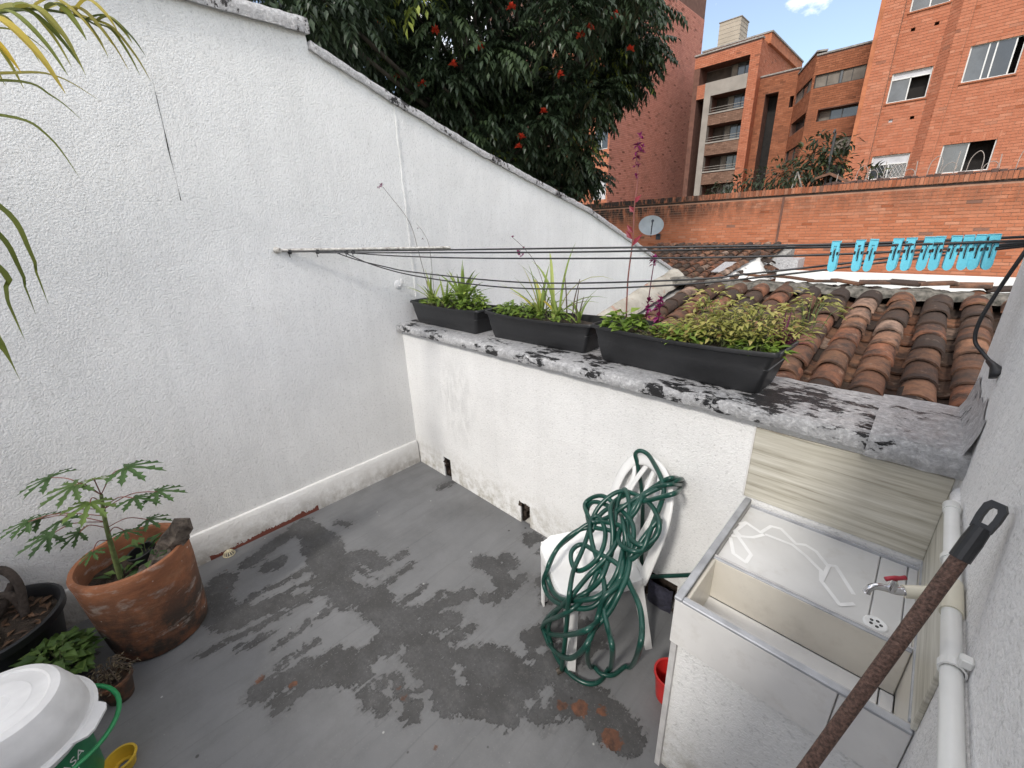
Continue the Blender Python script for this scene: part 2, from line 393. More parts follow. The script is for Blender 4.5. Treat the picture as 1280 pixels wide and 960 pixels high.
RUST = [(2.24,-.70,.045),(2.40,-.71,.05),(2.32,-.645,.03),(.204,-1.526,.014),(.359,-1.573,.018),(1.607,-1.177,.02),(1.656,-1.187,.022),(1.10,-1.60,.03),(1.23,-1.506,.028),(1.913,-1.203,.02),(2.18,-.74,.03)]
def capsule(p, strokes):
    best = -1.0
    for r, pl in strokes:
        if len(pl) == 1: pl = [pl[0], pl[0]]
        for a, b in zip(pl, pl[1:]):
            ax, ay = a; bx, by = b; dx, dy = bx-ax, by-ay
            L = dx*dx+dy*dy; t = 0 if L == 0 else max(0, min(1, ((p[0]-ax)*dx+(p[1]-ay)*dy)/L))
            d = math.hypot(p[0]-ax-t*dx, p[1]-ay-t*dy)
            if d > r+.25: continue
            best = max(best, (r-d)/.06)
    return best
def make_floor():
    x0, x1, y0, y1, st = -.02, 3.12, -4.3, .02, .018
    nx = int((x1-x0)/st); ny = int((y1-y0)/st)
    V = []; pe = []; ru = []
    for j in range(ny+1):
        for i in range(nx+1):
            x = x0+(x1-x0)*i/nx; y = y0+(y1-y0)*j/ny
            V.append((x, y, .0025*noise.noise((x*1.1, y*1.1, 0))))
            f = -1.0
            if y > -2.1:
                f = capsule((x, y), STREAKS); g = capsule((x, y), ISLANDS)
                f = max(-1, min(f, 1)); f = min(f, -g) if g > -1 else f
            else: f = -.6+1.1*noise.noise((x*3, y*2, 5))
            pe.append(max(-1, min(1, f)))
            r = max((q[2]-math.hypot(x-q[0], y-q[1]))/.03 for q in RUST); ru.append(max(-1, min(1, r)))
    F = [(j*(nx+1)+i, j*(nx+1)+i+1, (j+1)*(nx+1)+i+1, (j+1)*(nx+1)+i) for j in range(ny) for i in range(nx)]
    me = bpy.data.meshes.new('terrace_floor'); me.from_pydata(V, [], F); me.update()
    for nme, dat in (('peel', pe), ('rust', ru)):
        a = me.attributes.new(nme, 'FLOAT', 'POINT'); a.data.foreach_set('value', dat)
    me.polygons.foreach_set('use_smooth', [True]*len(me.polygons))
    m, t, b = newmat('floor_paint')
    jag = mth(t, 'SUBTRACT', noi(t, 22, 9, .70), .5)
    jag2 = mth(t, 'SUBTRACT', noi(t, 1, 6, .6, mapped(t, (70, 7, 1))), .5)
    f = mth(t, 'ADD', mth(t, 'ADD', attr(t, 'peel'), .22), mth(t, 'ADD', mth(t, 'MULTIPLY', jag, 2.6), mth(t, 'MULTIPLY', jag2, 1.3)))
    mask = ramp(t, f, [(.0, 0.0), (.08, 1.0)])
    thin = ramp(t, mth(t, 'ADD', f, mth(t, 'MULTIPLY', noi(t, 3.3, 5, .6), .9)), [(.10, 0.0), (.32, .6)])
    paint = ramp(t, noi(t, 2.2, 7, .62), [(.3, (.138,.140,.143)), (.7, (.182,.184,.187))])
    paint = mix(t, ramp(t, noi(t, 4, 6, .6), [(.50, 0.0), (.70, .4)]), paint, (.19,.19,.19))
    paint = mix(t, ramp(t, noi(t, 1, 6, .65, mapped(t, (16, 2.2, 1))), [(.50, 0.0), (.75, .35)]), paint, (.095,.097,.10))
    bare = ramp(t, noi(t, 55, 8, .75), [(.28, (.050,.050,.051)), (.72, (.108,.107,.107))])
    bare = mix(t, ramp(t, noi(t, 5, 6, .65), [(.40, 0.0), (.60, .85)]), bare, (.052,.051,.050))
    bare = mix(t, ramp(t, noi(t, 13, 6, .7), [(.55, 0.0), (.72, .6)]), bare, (.125,.122,.118))
    wl = mth(t, 'ABSOLUTE', mth(t, 'SUBTRACT', mth(t, 'FRACT', mth(t, 'ADD', mth(t, 'MULTIPLY', sepxyz(t)[0], 6.2), mth(t, 'MULTIPLY', noi(t, 2, 3), .25))), .5))
    paint = mix(t, mth(t, 'MULTIPLY', ramp(t, wl, [(.010, .24), (.028, 0.0)]), ramp(t, noi(t, 3, 4), [(.42, 0.0), (.6, 1.0)])), paint, (.07,.07,.07))
    paint = mix(t, thin, paint, (.105,.104,.104))
    c = mix(t, mask, paint, bare)
    edge = mth(t, 'SUBTRACT', 1.0, mth(t, 'MULTIPLY', mth(t, 'ABSOLUTE', mth(t, 'SUBTRACT', f, -.10)), 5.0), True)   # paint lifting round the bare patches
    c = mix(t, mth(t, 'MULTIPLY', edge, .35), c, (.19,.19,.19))
    c = mix(t, ramp(t, noi(t, 1.7, 8, .7), [(.50, 0.0), (.72, .45)]), c, (.075,.073,.070))
    c = mix(t, ramp(t, noi(t, 120, 2, .5), [(.64, 0.0), (.70, .5)]), c, (.20,.20,.195))
    rm = ramp(t, mth(t, 'ADD', attr(t, 'rust'), mth(t, 'MULTIPLY', jag, 3.0)), [(.25, 0.0), (.40, 1.0)])
    c = mix(t, mth(t, 'MULTIPLY', rm, .85), c, ramp(t, noi(t, 30, 5), [(.3, (.050,.028,.019)), (.7, (.19,.075,.038))]))
    v = node(t, 'ShaderNodeTexVoronoi'); v.inputs['Scale'].default_value = 7.5; t.links.new(t.nodes['OC'].outputs['Object'], v.inputs['Vector'])
    c = mix(t, ramp(t, v.outputs['Distance'], [(.030, .75), (.045, 0.0)]), c, (.42,.42,.40))
    v2 = node(t, 'ShaderNodeTexVoronoi'); v2.inputs['Scale'].default_value = 4.6; t.links.new(mapped(t, (1,1,1), (3.3,1.7,0)), v2.inputs['Vector'])
    c = mix(t, ramp(t, v2.outputs['Distance'], [(.028, .8), (.040, 0.0)]), c, (.03,.028,.026))
    t.links.new(c, b.inputs['Base Color'])
    t.links.new(ramp(t, mask, [(0, .50), (1, .78)]), b.inputs['Roughness']); b.inputs['Specular IOR Level'].default_value = .35
    h = mth(t, 'ADD', mth(t, 'MULTIPLY', mask, -1.0), mth(t, 'MULTIPLY', noi(t, 60, 4), .5))
    bump(t, b, h, .0016, 1.0)
    me.materials.append(m)
    o = bpy.data.objects.new('terrace_floor', me); COL.objects.link(o); o['kind'] = 'structure'
make_floor()
g = MB(); g.add([(-400,-300,-3.2),(400,-300,-3.2),(400,600,-3.2),(-400,600,-3.2)], [(0,1,2,3)])
tag(g.build('ground', simple('ground_mat', (.10,.11,.07), .95, .4, .3)), kind='structure')
# slab and rooms under the terrace, so that it does not float
g = MB(); g.box(-.16, 3.25, -4.32, .36, -3.2, -.02)
tag(g.build('house_base', M['plaster']), 'plain plastered storey carrying the terrace floor', 'house')

# ------------------------------------------------------------ tall left wall
def sheet(mb, prof, x0, x1):
    """polygon in the YZ plane extruded along X"""
    n = len(prof)
    mb.add([(x0,y,z) for y, z in prof]+[(x1,y,z) for y, z in prof],
           [tuple(range(n))[::-1], tuple(range(n, 2*n))]+[(i, (i+1)%n, n+(i+1)%n, n+i) for i in range(n)])
tops = [(-4.3,3.02),(-.375,3.01),(-.37,2.93),(.165,2.735),(.933,2.485),(2.505,2.045),(4.966,1.14)]
lw = empty('tall_wall', (0,-1.5,0), 'tall white stucco wall with sloping top rising beside the terrace floor', 'wall')
g = MB()
for (ya, za), (yb, zb) in zip(tops, tops[1:]):
    sheet(g, [(ya,-3.0),(yb,-3.0),(yb,zb),(ya,za)], -.15, 0)
g.build('wall_face', M['wall_white'], lw)
# coping: lumpy silvered strip along the sloping top
def foil_mat(name, black, scale=1.0, white=0.0):
    m, t, b = newmat(name)
    base = ramp(t, noi(t, 42*scale, 9, .78, None, .5), [(.30, (.30,.30,.305)), (.5, (.50,.50,.505)), (.70, (.80,.80,.80))])
    blk = noi(t, 1, 9, .74, mapped(t, (14*scale, 34*scale, 26*scale)), .3)
    reg = noi(t, 2.6*scale, 4, .6)
    blk = mth(t, 'ADD', blk, mth(t, 'MULTIPLY', mth(t, 'SUBTRACT', reg, .5), 1.0))
    msk = ramp(t, blk, [(.5+.10*(1-black), 0.0), (.525+.10*(1-black), 1.0)])
    c = mix(t, msk, base, (.012,.012,.013))
    t.links.new(c, b.inputs['Base Color'])
    t.links.new(ramp(t, msk, [(0, .35), (1, 0.0)]), b.inputs['Metallic'])
    t.links.new(ramp(t, noi(t, 30, 4), [(.3, .32), (.7, .6)]), b.inputs['Roughness'])
    h = mth(t, 'ADD', noi(t, 60*scale, 8, .75, None, .8), mth(t, 'MULTIPLY', msk, -.4))
    bump(t, b, h, .014, 1.0); return m
M['foil'] = foil_mat('foil', .50); M['foil_wall'] = foil_mat('foil_wall', -.25, 1.3); M['foil_clean'] = foil_mat('foil_clean', -.9, 1.0)
def strip(mb, path, prof, jit=.004, fq=14):
    """profile of (outward, up) offsets swept along a path lying in the YZ or XZ plane"""
    n = len(prof); V = []
    for i, (p, side, up) in enumerate(path):
        for k, (o, u) in enumerate(prof):
            j = noise.noise((p.x*fq+k*.6, p.y*fq, p.z*fq+k))*jit; j2 = noise.noise((p.x*fq+9+k*.6, p.y*fq, p.z*fq+k))*jit
            V.append(p+side*(o+j)+up*(u+j2))
    m = len(path)
    F = [(i*n+k, (i+1)*n+k, (i+1)*n+(k+1)%n, i*n+(k+1)%n) for i in range(m-1) for k in range(n)]
    F += [tuple(range(n)), tuple(range((m-1)*n, m*n))[::-1]]
    mb.add(V, F)
def walltop(y):
    for (ya, za), (yb, zb) in zip(tops[2:], tops[3:]):
        if ya <= y <= yb: return za+(zb-za)*(y-ya)/(yb-ya)
    return tops[-1][1]
pa = []
for i in range(181):
    y = -.37+5.34*i/180; pa.append((Vector((0,y,walltop(y))), Vector((1,0,0)), Vector((0,.3,.95))))
g = MB(); strip(g, pa, [(-.18,-.02),(-.17,.035),(-.08,.045),(.022,.035),(.032,.012),(.026,-.012),(-.02,-.008)], .007)
g.build('sloping_coping', M['foil_wall'], lw, True, 60)
g = MB(); pb = [(Vector((0,-4.3+3.94*i/130,3.01)), Vector((1,0,0)), Vector((0,0,1))) for i in range(131)]
strip(g, pb, [(-.18,-.02),(-.17,.05),(-.08,.075),(.030,.055),(.042,.02),(.034,-.02),(-.02,-.012)], .008)
g.build('level_coping', M['foil_wall'], lw, True, 60)
g = MB()
for i in range(40):
    z0 = 1.28+i*.0362
    g.box(-.004, .0045+.0015*math.sin(i*2.1), .158+.002*math.sin(i*.9), .171+.002*math.sin(i*.9), z0, z0+.0364)
g.build('joint_bead', M['wall_white'], lw)
# skirting along its foot with flaking red paint
m, t, b = newmat('skirt_mat'); b.inputs['Roughness'].default_value = .9
xyz = sepxyz(t)
base = ramp(t, noi(t, 3, 6), [(.3, (.60,.59,.57)), (.7, (.74,.73,.71))])
dz = mth(t, 'SUBTRACT', 1.0, mth(t, 'DIVIDE', xyz[2], .20), True)
dm = mth(t, 'MULTIPLY', dz, ramp(t, noi(t, 12, 7, .7), [(.36, 0.0), (.62, 1.0)]))
c = mix(t, mth(t, 'MULTIPLY', dm, .8, True), base, (.25,.22,.18))
yr = mth(t, 'MULTIPLY', mth(t, 'LESS_THAN', mth(t, 'ABSOLUTE', mth(t, 'SUBTRACT', xyz[1], -1.24)), .34), mth(t, 'LESS_THAN', mth(t, 'ADD', xyz[2], mth(t, 'MULTIPLY', noi(t, 7, 7, .7), .15)), .105))
c = mix(t, yr, c, (.16,.045,.030))
t.links.new(c, b.inputs['Base Color']); bump(t, b, noi(t, 60, 4), .005, .9)
M['skirt'] = m
g = MB(); V = []; ns = 150
for i in range(ns+1):
    y = -4.28+4.27*i/ns; wv = .004*noise.noise((y*3, 1, 0))
    for (x, z) in ((0,-.01),(.034,-.01),(.030,.175),(.016,.203),(0,.207)): V.append((x+wv*(x > 0), y, z+wv))
g.add(V, [(i*5+k, i*5+k+1, (i+1)*5+k+1, (i+1)*5+k) for i in range(ns) for k in range(4)]+[(ns*5+4, ns*5+3, ns*5+2, ns*5+1, ns*5)])
g.build('skirting', M['skirt'], lw, True, 40)
# long settlement crack
g = MB(); pts = spline([(.001,-1.164,2.643),(.001,-1.170,2.52),(.001,-1.176,2.40),(.001,-1.182,2.31),(.001,-1.184,2.22),(.001,-1.190,2.10)], 8)
for a, b_ in zip(pts, pts[1:]):
    k = max(.0003, .0032*noise.noise((a.z*7,0,0))+.0012)
    g.add([(.0015,a.y-k,a.z),(.0015,a.y+k,a.z),(.0015,b_.y+k,b_.z),(.0015,b_.y-k,b_.z)], [(0,1,2,3)])
g.build('crack', M['dark_in'], lw)

# ------------------------------------------------------------ low wall with foil coping and weep holes
pw = empty('parapet_wall', (1.55,.18,0), 'low white wall with weep holes at its foot and black flaking silver coping', 'wall')
HOLES = [(.385,.475,-.01,.185),(1.245,1.33,-.01,.165),(2.16,2.33,-.01,.19)]
def cells(mb, fr, u0, u1, v0, v1, holes, dep=0.0, reveal=.12):
    """wall face with rectangular openings; fr(u, v, d) -> point, d outwards"""
    us = sorted({u0,u1}|{min(max(h[k],u0),u1) for h in holes for k in (0,1)}); vs_ = sorted({v0,v1}|{min(max(h[k],v0),v1) for h in holes for k in (2,3)})
    for ua, ub in zip(us, us[1:]):
        for va, vb in zip(vs_, vs_[1:]):
            cu, cv = (ua+ub)/2, (va+vb)/2
            if any(h[0] < cu < h[1] and h[2] < cv < h[3] for h in holes): continue
            mb.add([fr(ua,va,dep),fr(ub,va,dep),fr(ub,vb,dep),fr(ua,vb,dep)], [(0,1,2,3)])
    for h in holes:
        a, b_, c_, d_ = max(h[0],u0), min(h[1],u1), max(h[2],v0), min(h[3],v1)
        for (p, q) in (((a,c_),(b_,c_)),((b_,c_),(b_,d_)),((b_,d_),(a,d_)),((a,d_),(a,c_))):
            mb.add([fr(*p,dep),fr(*q,dep),fr(*q,dep-reveal),fr(*p,dep-reveal)], [(0,1,2,3)])
g = MB(); fr = lambda u, v, d: (u, -d, v)
cells(g, fr, 0, 3.09, -.02, 1.19, HOLES, 0, .012)
g.add([(0,.30,-.02),(3.09,.30,-.02),(3.09,.30,1.19),(0,.30,1.19)], [(0,1,2,3)])
g.build('wall_face', M['low_white'], pw)
rub = simple('rubble', (.045,.032,.024), .95, .5, 30, bmp=1, bscale=60)
for h in HOLES:
    g = MB(); random.seed(int(h[0]*100))
    g.box(h[0]-.03, h[1]+.03, .10, .115, -.015, h[3]+.03)
    for (a_, b__, c__, d__) in ((h[0]-.03,h[0]-.002,-.015,h[3]+.03),(h[1]+.002,h[1]+.03,-.015,h[3]+.03),(h[0]-.002,h[1]+.002,h[3]+.002,h[3]+.03)): g.box(a_, b__, .0125, .10, c__, d__)
    for k in range(26):                         # ragged broken edge: lumps of render round the opening
        sd_ = random.choice((0,1,2))
        x = h[0]+rnd(-.004,.012) if sd_ == 0 else h[1]-rnd(-.004,.012) if sd_ == 1 else rnd(h[0],h[1])
        z = rnd(0,h[3]) if sd_ < 2 else h[3]-rnd(-.003,.02)
        s_ = rnd(.008,.02); Mx = Matrix.Translation((x, rnd(.008,.09), z)) @ Euler((rnd(0,3),rnd(0,3),rnd(0,3))).to_matrix().to_4x4()
        g.box(-s_,s_,-s_,s_,-s_*.7,s_*.7, Mx)
    g.build('weep_hole', rub, pw)
g = MB(); pc = [(Vector((.002+3.09*i/260,0,1.19)), Vector((0,-1,0)), Vector((0,0,1))) for i in range(261)]
strip(g, pc, [(-.40,-.02),(-.40,.042),(-.30,.052),(-.16,.054),(-.03,.050),(.036,.046),(.050,.036),(.053,.010),(.050,-.004),(.03,-.004),(-.05,-.004)], .0045, 11)
cp = g.build('coping', M['foil'], pw, True, 60)
g = MB(); pc = [(Vector((2.865+.232*i/30,0,1.196)), Vector((0,-1,0)), Vector((0,0,1))) for i in range(31)]
pp = [(-.405,-.02),(-.405,.046),(-.16,.062),(-.03,.057),(.035,.050),(.056,.028),(.060,-.006),(.052,-.026),(.02,-.02),(-.05,-.012)]
strip(g, pc, pp, .007, 16)
V = []; up = []                                  # the sheet is turned up the right wall
for k in range(14):
    y = -.055+.46*k/13
    for j in range(4): V.append((3.07+.017*min(1,j*.6)-.004*noise.noise((k,j,1)), y, 1.245+.045*j*(.9+.35*noise.noise((k*.5,j,3)))))
g.add(V, [(k*4+j, (k+1)*4+j, (k+1)*4+j+1, k*4+j+1) for k in range(13) for j in range(3)])
g.build('flashing_sheet', M['foil_clean'], pw, True, 60)

# ------------------------------------------------------------ right wall
rw = empty('side_wall', (3.17,-1.5,0), 'white stucco wall behind the laundry tub and water pipe', 'wall')
g = MB(); g.box(3.09, 3.25, -4.3, .43, -.02, 2.2); g.build('wall_face', M['right_white'], rw)
g = MB(); V = []
for i in range(41):                              # lumpy mortar fillet behind the pipe
    y = -1.6+1.55*i/40
    for k in range(5):
        a = math.pi*k/4; V.append((3.092-.016*math.sin(a)*(1+.5*noise.noise((y*22,k,0))), y, 1.118+.03*math.cos(a)*(1+.4*noise.noise((y*16,k,7)))))
g.add(V, [(i*5+k, i*5+k+1, (i+1)*5+k+1, (i+1)*5+k) for i in range(40) for k in range(4)])
g.build('mortar_fillet', M['right_white'], rw, True)

# unseen house wall behind the viewer, added to shade the pots and floor
hw = empty('unseen_house_wall', (1.55,-4.38,0), 'unseen white house wall with a door, added for shade behind the terrace', 'wall')
g = MB(); fh = lambda u, v, d: (3.09-u, -4.30+d, v); cells(g, fh, 0, 3.09, -.02, 2.35, [(1.1,2.0,-.02,2.05)], 0, .15); g.add([(0,-4.46,-.02),(3.09,-4.46,-.02),(3.09,-4.46,2.35),(0,-4.46,2.35)], [(0,1,2,3)]); g.add([(0,-4.46,2.35),(3.09,-4.46,2.35),(3.09,-4.30,2.35),(0,-4.30,2.35)], [(0,1,2,3)]); g.build('wall_face', M['right_white'], hw)
g = MB(); g.bbox(1.095, 1.985, -4.44, -4.40, 0, 2.04, .004); g.build('door', simple('door_wood', (.16,.09,.05), .6, .25, 4), hw)

# ------------------------------------------------------------ clay tile roofs beyond the low wall
def tilemat():
    m, t, b = newmat('clay_tile'); b.inputs['Roughness'].default_value = .9; b.inputs['Specular IOR Level'].default_value = .2
    oi = node(t, 'ShaderNodeObjectInfo')
    c = ramp(t, oi.outputs['Random'], [(0,(.040,.030,.025)),(.22,(.080,.050,.036)),(.40,(.15,.075,.046)),(.56,(.26,.108,.060)),(.72,(.17,.088,.052)),(.88,(.30,.150,.088)),(1,(.36,.26,.20))])
    rl = node(t, 'ShaderNodeVectorMath', operation='ADD'); tc_ = node(t, 'ShaderNodeTexCoord'); tc_.name = 'OC'
    cmb = node(t, 'ShaderNodeCombineXYZ'); sc_ = mth(t, 'MULTIPLY', oi.outputs['Random'], 57.0); t.links.new(sc_, cmb.inputs[0]); t.links.new(sc_, cmb.inputs[1])
    t.links.new(tc_.outputs['Object'], rl.inputs[0]); t.links.new(cmb.outputs[0], rl.inputs[1]); v = rl.outputs[0]
    c = mix(t, ramp(t, noi(t, 9, 6, .65, v), [(.38, 0.0), (.62, .9)]), c, (.050,.038,.032))
    c = mix(t, ramp(t, noi(t, 14, 6, .7, v), [(.60, 0.0), (.75, .6)]), c, (.40,.30,.23))
    c = mix(t, ramp(t, noi(t, 5, 5, .6, v), [(.62, 0.0), (.8, .5)]), c, (.11,.10,.045))
    t.links.new(c, b.inputs['Base Color']); bump(t, b, noi(t, 55, 5, .6, v), .006, .9)
    return m
M['tile'] = tilemat()
def tile_mesh(name, r0, r1, L, th, conv, seed):
    g = MB(); n = 8; V = []
    for j, (y, r) in enumerate(((0,r0),(L,r1))):
        for ly in (0,1):
            for k in range(n+1):
                a = math.pi*(k/n); rr = r-(th if ly else 0)
                rr *= 1+.02*math.sin(seed+k*.7)
                V.append((rr*math.cos(a)*1.0, y+.006*math.sin(seed*2+k), rr*math.sin(a)*.86*(1 if conv else -1)))
    m = n+1
    q = lambda j, ly, k: (j*2+ly)*m+k
    F = []
    for k in range(n):
        F += [(q(0,0,k),q(0,0,k+1),q(1,0,k+1),q(1,0,k)),(q(0,1,k+1),q(0,1,k),q(1,1,k),q(1,1,k+1)),(q(0,0,k+1),q(0,0,k),q(0,1,k),q(0,1,k+1)),(q(1,0,k),q(1,0,k+1),q(1,1,k+1),q(1,1,k))]
    F += [(q(0,0,0),q(1,0,0),q(1,1,0),q(0,1,0)),(q(1,0,n),q(0,0,n),q(0,1,n),q(1,1,n))]
    if not conv: F = [f[::-1] for f in F]
    g.add(V, F); return g.mesh(name, M['tile'], True, 50)
COV = [tile_mesh('roof_tile', .073, .061, .34, .012, True, s) for s in (0,1.3,2.9)]
CHA = [tile_mesh('channel_tile', .074, .086, .34, .013, False, s) for s in (0,2.2)]
random.seed(5)
def tile_roof(root, xs, y0, y1, zf, exp=.205, slope=.182, cut=None):
    ang = math.atan(slope); n = int((y1-y0)/(exp*math.cos(ang)))
    for x in xs:
        for i in range(n+1):
            y = y0+i*exp*math.cos(ang)+rnd(-.012,.012)
            if cut and not cut(x, y): continue
            o = link_mesh('roof_tile', random.choice(COV), root, Vector((x+rnd(-.007,.007), y, zf(y)-.072+rnd(-.004,.006)))-root.location, (ang-.05+rnd(-.012,.012), rnd(-.05,.05), rnd(-.04,.04)))
            o = link_mesh('channel_tile', random.choice(CHA), root, Vector((x+.0915+rnd(-.005,.005), y+.05, zf(y)-.066+rnd(-.004,.004)))-root.location, (ang-.05, rnd(-.04,.04), rnd(-.03,.03)))
rf = empty('tiled_roof', (2.0,1.5,1.0), 'weathered terracotta barrel tile roof just beyond the low wall coping', 'roof')
zr = lambda y: 1.03+.182*(y-.45)
tile_roof(rf, [2.97+.183*k for k in range(-9,6)], .36, 2.46, zr, exp=.195)
g = MB(); g.add([(.95,.30,zr(.30)-.15),(4.1,.30,zr(.30)-.15),(4.1,2.7,zr(2.7)-.15),(.95,2.7,zr(2.7)-.15),(.95,.30,-3),(4.1,.30,-3),(4.1,2.7,-3),(.95,2.7,-3)], [(0,1,2,3),(0,4,5,1),(1,5,6,2),(2,6,7,3),(3,7,4,0)])
g.build('roof_deck', M['cement'], rf)
g = MB(); V = []                                 # mortar bed along the ridge
for i in range(121):
    x = .95+3.1*i/120
    for (y, z) in ((2.44,.02),(2.47,.075),(2.56,.085),(2.70,.06),(2.74,-.2)): V.append((x, y+.02*noise.noise((x*9,y*9,0)), zr(2.5)-.105+z+.03*noise.noise((x*13,y*13,3))))
g.add(V, [(i*5+k, (i+1)*5+k, (i+1)*5+k+1, i*5+k+1) for i in range(120) for k in range(4)])
mm = simple('mossy_mortar', (.07,.068,.055), .95, .5, 26, bmp=1, bscale=50, c2=(.22,.20,.17)); g.build('ridge_mortar', mm, rf, True)
random.seed(8); rt = None
for i in range(13):
    g = MB(); x = 1.75+i*.17; g.bbox(-.10, .10, -.07, .07, -.010, .010, .004)
    o = g.build('ridge_tile', M['tile'], None); o.parent = rf
    o.location = Vector((x, 2.62+rnd(-.02,.02), zr(2.5)+.01+rnd(-.012,.012)))-rf.location; o.rotation_euler = (rnd(-.15,.1), rnd(-.12,.12), rnd(-.25,.25))
# plastered verge along the left edge of that roof
g = MB(); V = []
for i in range(41):
    y = .36+2.35*i/40
    for (x, z) in ((.93,-1.2),(.932,.02),(.95,.028),(1.00,.015),(1.06,-.03),(1.10,-.09)): V.append((x+.012*noise.noise((y*7,x*7,0))*(x>1), y, zr(y)-.02+z+.014*noise.noise((y*8,x*9,4))))
g.add(V, [(i*6+k, (i+1)*6+k, (i+1)*6+k+1, i*6+k+1) for i in range(40) for k in range(5)]+[(0,1,2,3,4,5)])
m, t, b = newmat('verge_plaster'); b.inputs['Roughness'].default_value = .92
c = ramp(t, noi(t, 4, 6), [(.3, (.26,.235,.19)), (.7, (.48,.45,.39))])
c = mix(t, ramp(t, noi(t, 11, 7, .7), [(.56, 0.0), (.66, .8)]), c, (.33,.13,.08))
c = mix(t, ramp(t, noi(t, 17, 6, .7), [(.60, 0.0), (.72, .8)]), c, (.10,.09,.08)); t.links.new(c, b.inputs['Base Color']); bump(t, b, noi(t, 40, 5), .008, 1)
g.build('verge_plaster', m, rf, True)

r2 = empty('tiled_roof', (-.6,8,-3), 'small darker tiled roof with a white patched hip behind the sloping wall', 'roof')
zr2 = lambda y: .93+.182*(y-6.4)+.07
tile_roof(r2, [-2.2+.187*k for k in range(15)], 6.1, 8.9, zr2, exp=.26)
g = MB(); g.add([(-2.5,6.0,zr2(6)-.16),(.72,6.0,zr2(6)-.16),(.72,9.1,zr2(9.1)-.16),(-2.5,9.1,zr2(9.1)-.16),(-2.5,6,-3.1),(.72,6,-3.1),(.72,9.1,-3.1),(-2.5,9.1,-3.1)], [(0,1,2,3),(0,4,5,1),(1,5,6,2),(2,6,7,3),(3,7,4,0)])
g.build('roof_deck', M['cement'], r2)
# white plaster hip on its right-hand end, with patched silver sheet
hip = simple('hip_white', (.70,.69,.66), .8, .12, 5)
g = MB(); g.add([(.30,6.2,zr2(6.2)-.02),(.95,6.2,zr2(6.2)-.28),(.46,7.6,zr2(7.6)+.05),(1.1,7.9,zr2(6.2)-.28),(.3,6.2,.2),(.95,6.2,.2),(1.1,7.9,.2)], [(0,1,2),(1,3,2),(0,4,5,1),(1,5,6,3)])
g.build('hip_plaster', hip, r2)
random.seed(3)
for i in range(6):                               # hip tiles running down both edges
    t_ = i/5
    for (a, b_) in ((Vector((.46,7.6,zr2(7.6)+.06)), Vector((.28,6.15,zr2(6.2)+.02))), (Vector((.48,7.6,zr2(7.6)+.06)), Vector((1.02,6.9,zr2(6.2)-.24)))):
        p = a.lerp(b_, t_); d = (b_-a)
        o = link_mesh('roof_tile', random.choice(COV), r2, p-r2.location, (-math.atan2(d.z, math.hypot(d.x,d.y))*0-.1, 0, math.atan2(d.x,-d.y)+math.pi))
g = MB(); g.box(.05,.30,6.35,7.0,zr2(6.4)+.035,zr2(6.4)+.05, Matrix.Translation((0,6.35,zr2(6.4)))@Matrix.Rotation(.18,4,'X')@Matrix.Translation((0,-6.35,-zr2(6.4)))); g.build('patch_sheet', M['foil_clean'], r2)
g = MB(); g.box(.75,1.15,7.4,7.9,1.02,1.20); g.build('gutter_box', M['foil_clean'], r2)
g = MB(); g.box(1.05, 5.5, 6.5, 6.62, -3.1, 1.09); tag(g.build('yard_wall', simple('yard_white', (.76,.76,.74), .85, .08, 3)), 'low white painted wall end showing between tiled roof and brick wall', 'wall')

# ------------------------------------------------------------ brickwork
def lay(mb, fr, u0, u1, v0, v1, bl, bh, holes=(), j=.010, pr=.012, rng=None, half=True):
    rng = rng or random.Random(1); row = 0; v = v0; out = []
    while v+bh*.6 < v1:
        u = u0-(bl/2 if row % 2 else 0)-rng.uniform(0,.03); v_ = min(v+bh-j, v1)
        while u < u1:
            a, b_ = max(u, u0), min(u+bl-j, u1); u += bl
            segs = [(a, b_)]
            for h in holes:
                if h[2] < v+bh*.5 < h[3]:
                    ns_ = []
                    for (p, q) in segs:
                        if q <= h[0] or p >= h[1]: ns_.append((p, q))
                        else:
                            if p < h[0]: ns_.append((p, h[0]))
                            if q > h[1]: ns_.append((h[1], q))
                    segs = ns_
            for (p, q) in segs:
                if q-p > .02: out.append((p, q, v, v_, min(1, max(0, rng.gauss(.5,.19))), pr+rng.uniform(-.003,.003)))
        v += bh; row += 1
    if mb is not None:
        for (p, q, a, b_, c_, d) in out: brick(mb, fr, p, q, a, b_, c_, d)
    return out
def brick(mb, fr, p, q, a, b_, c_, d):
    mb.add([fr(p,a,0),fr(q,a,0),fr(q,b_,0),fr(p,b_,0),fr(p,a,d),fr(q,a,d),fr(q,b_,d),fr(p,b_,d)], [(4,5,6,7),(0,1,5,4),(1,2,6,5),(2,3,7,6),(3,0,4,7)], c_)
def soldier(mb, fr, u0, u1, v0, v1, bw=.075, pr=.03, rng=None):
    rng = rng or random.Random(4); u = u0
    while u < u1-.01:
        q = min(u+bw-.012, u1); brick(mb, fr, u, q, v0+rng.uniform(-.004,.004), v1+rng.uniform(-.006,.006), min(1,max(0,rng.gauss(.4,.28))), pr+rng.uniform(-.006,.006)); u += bw

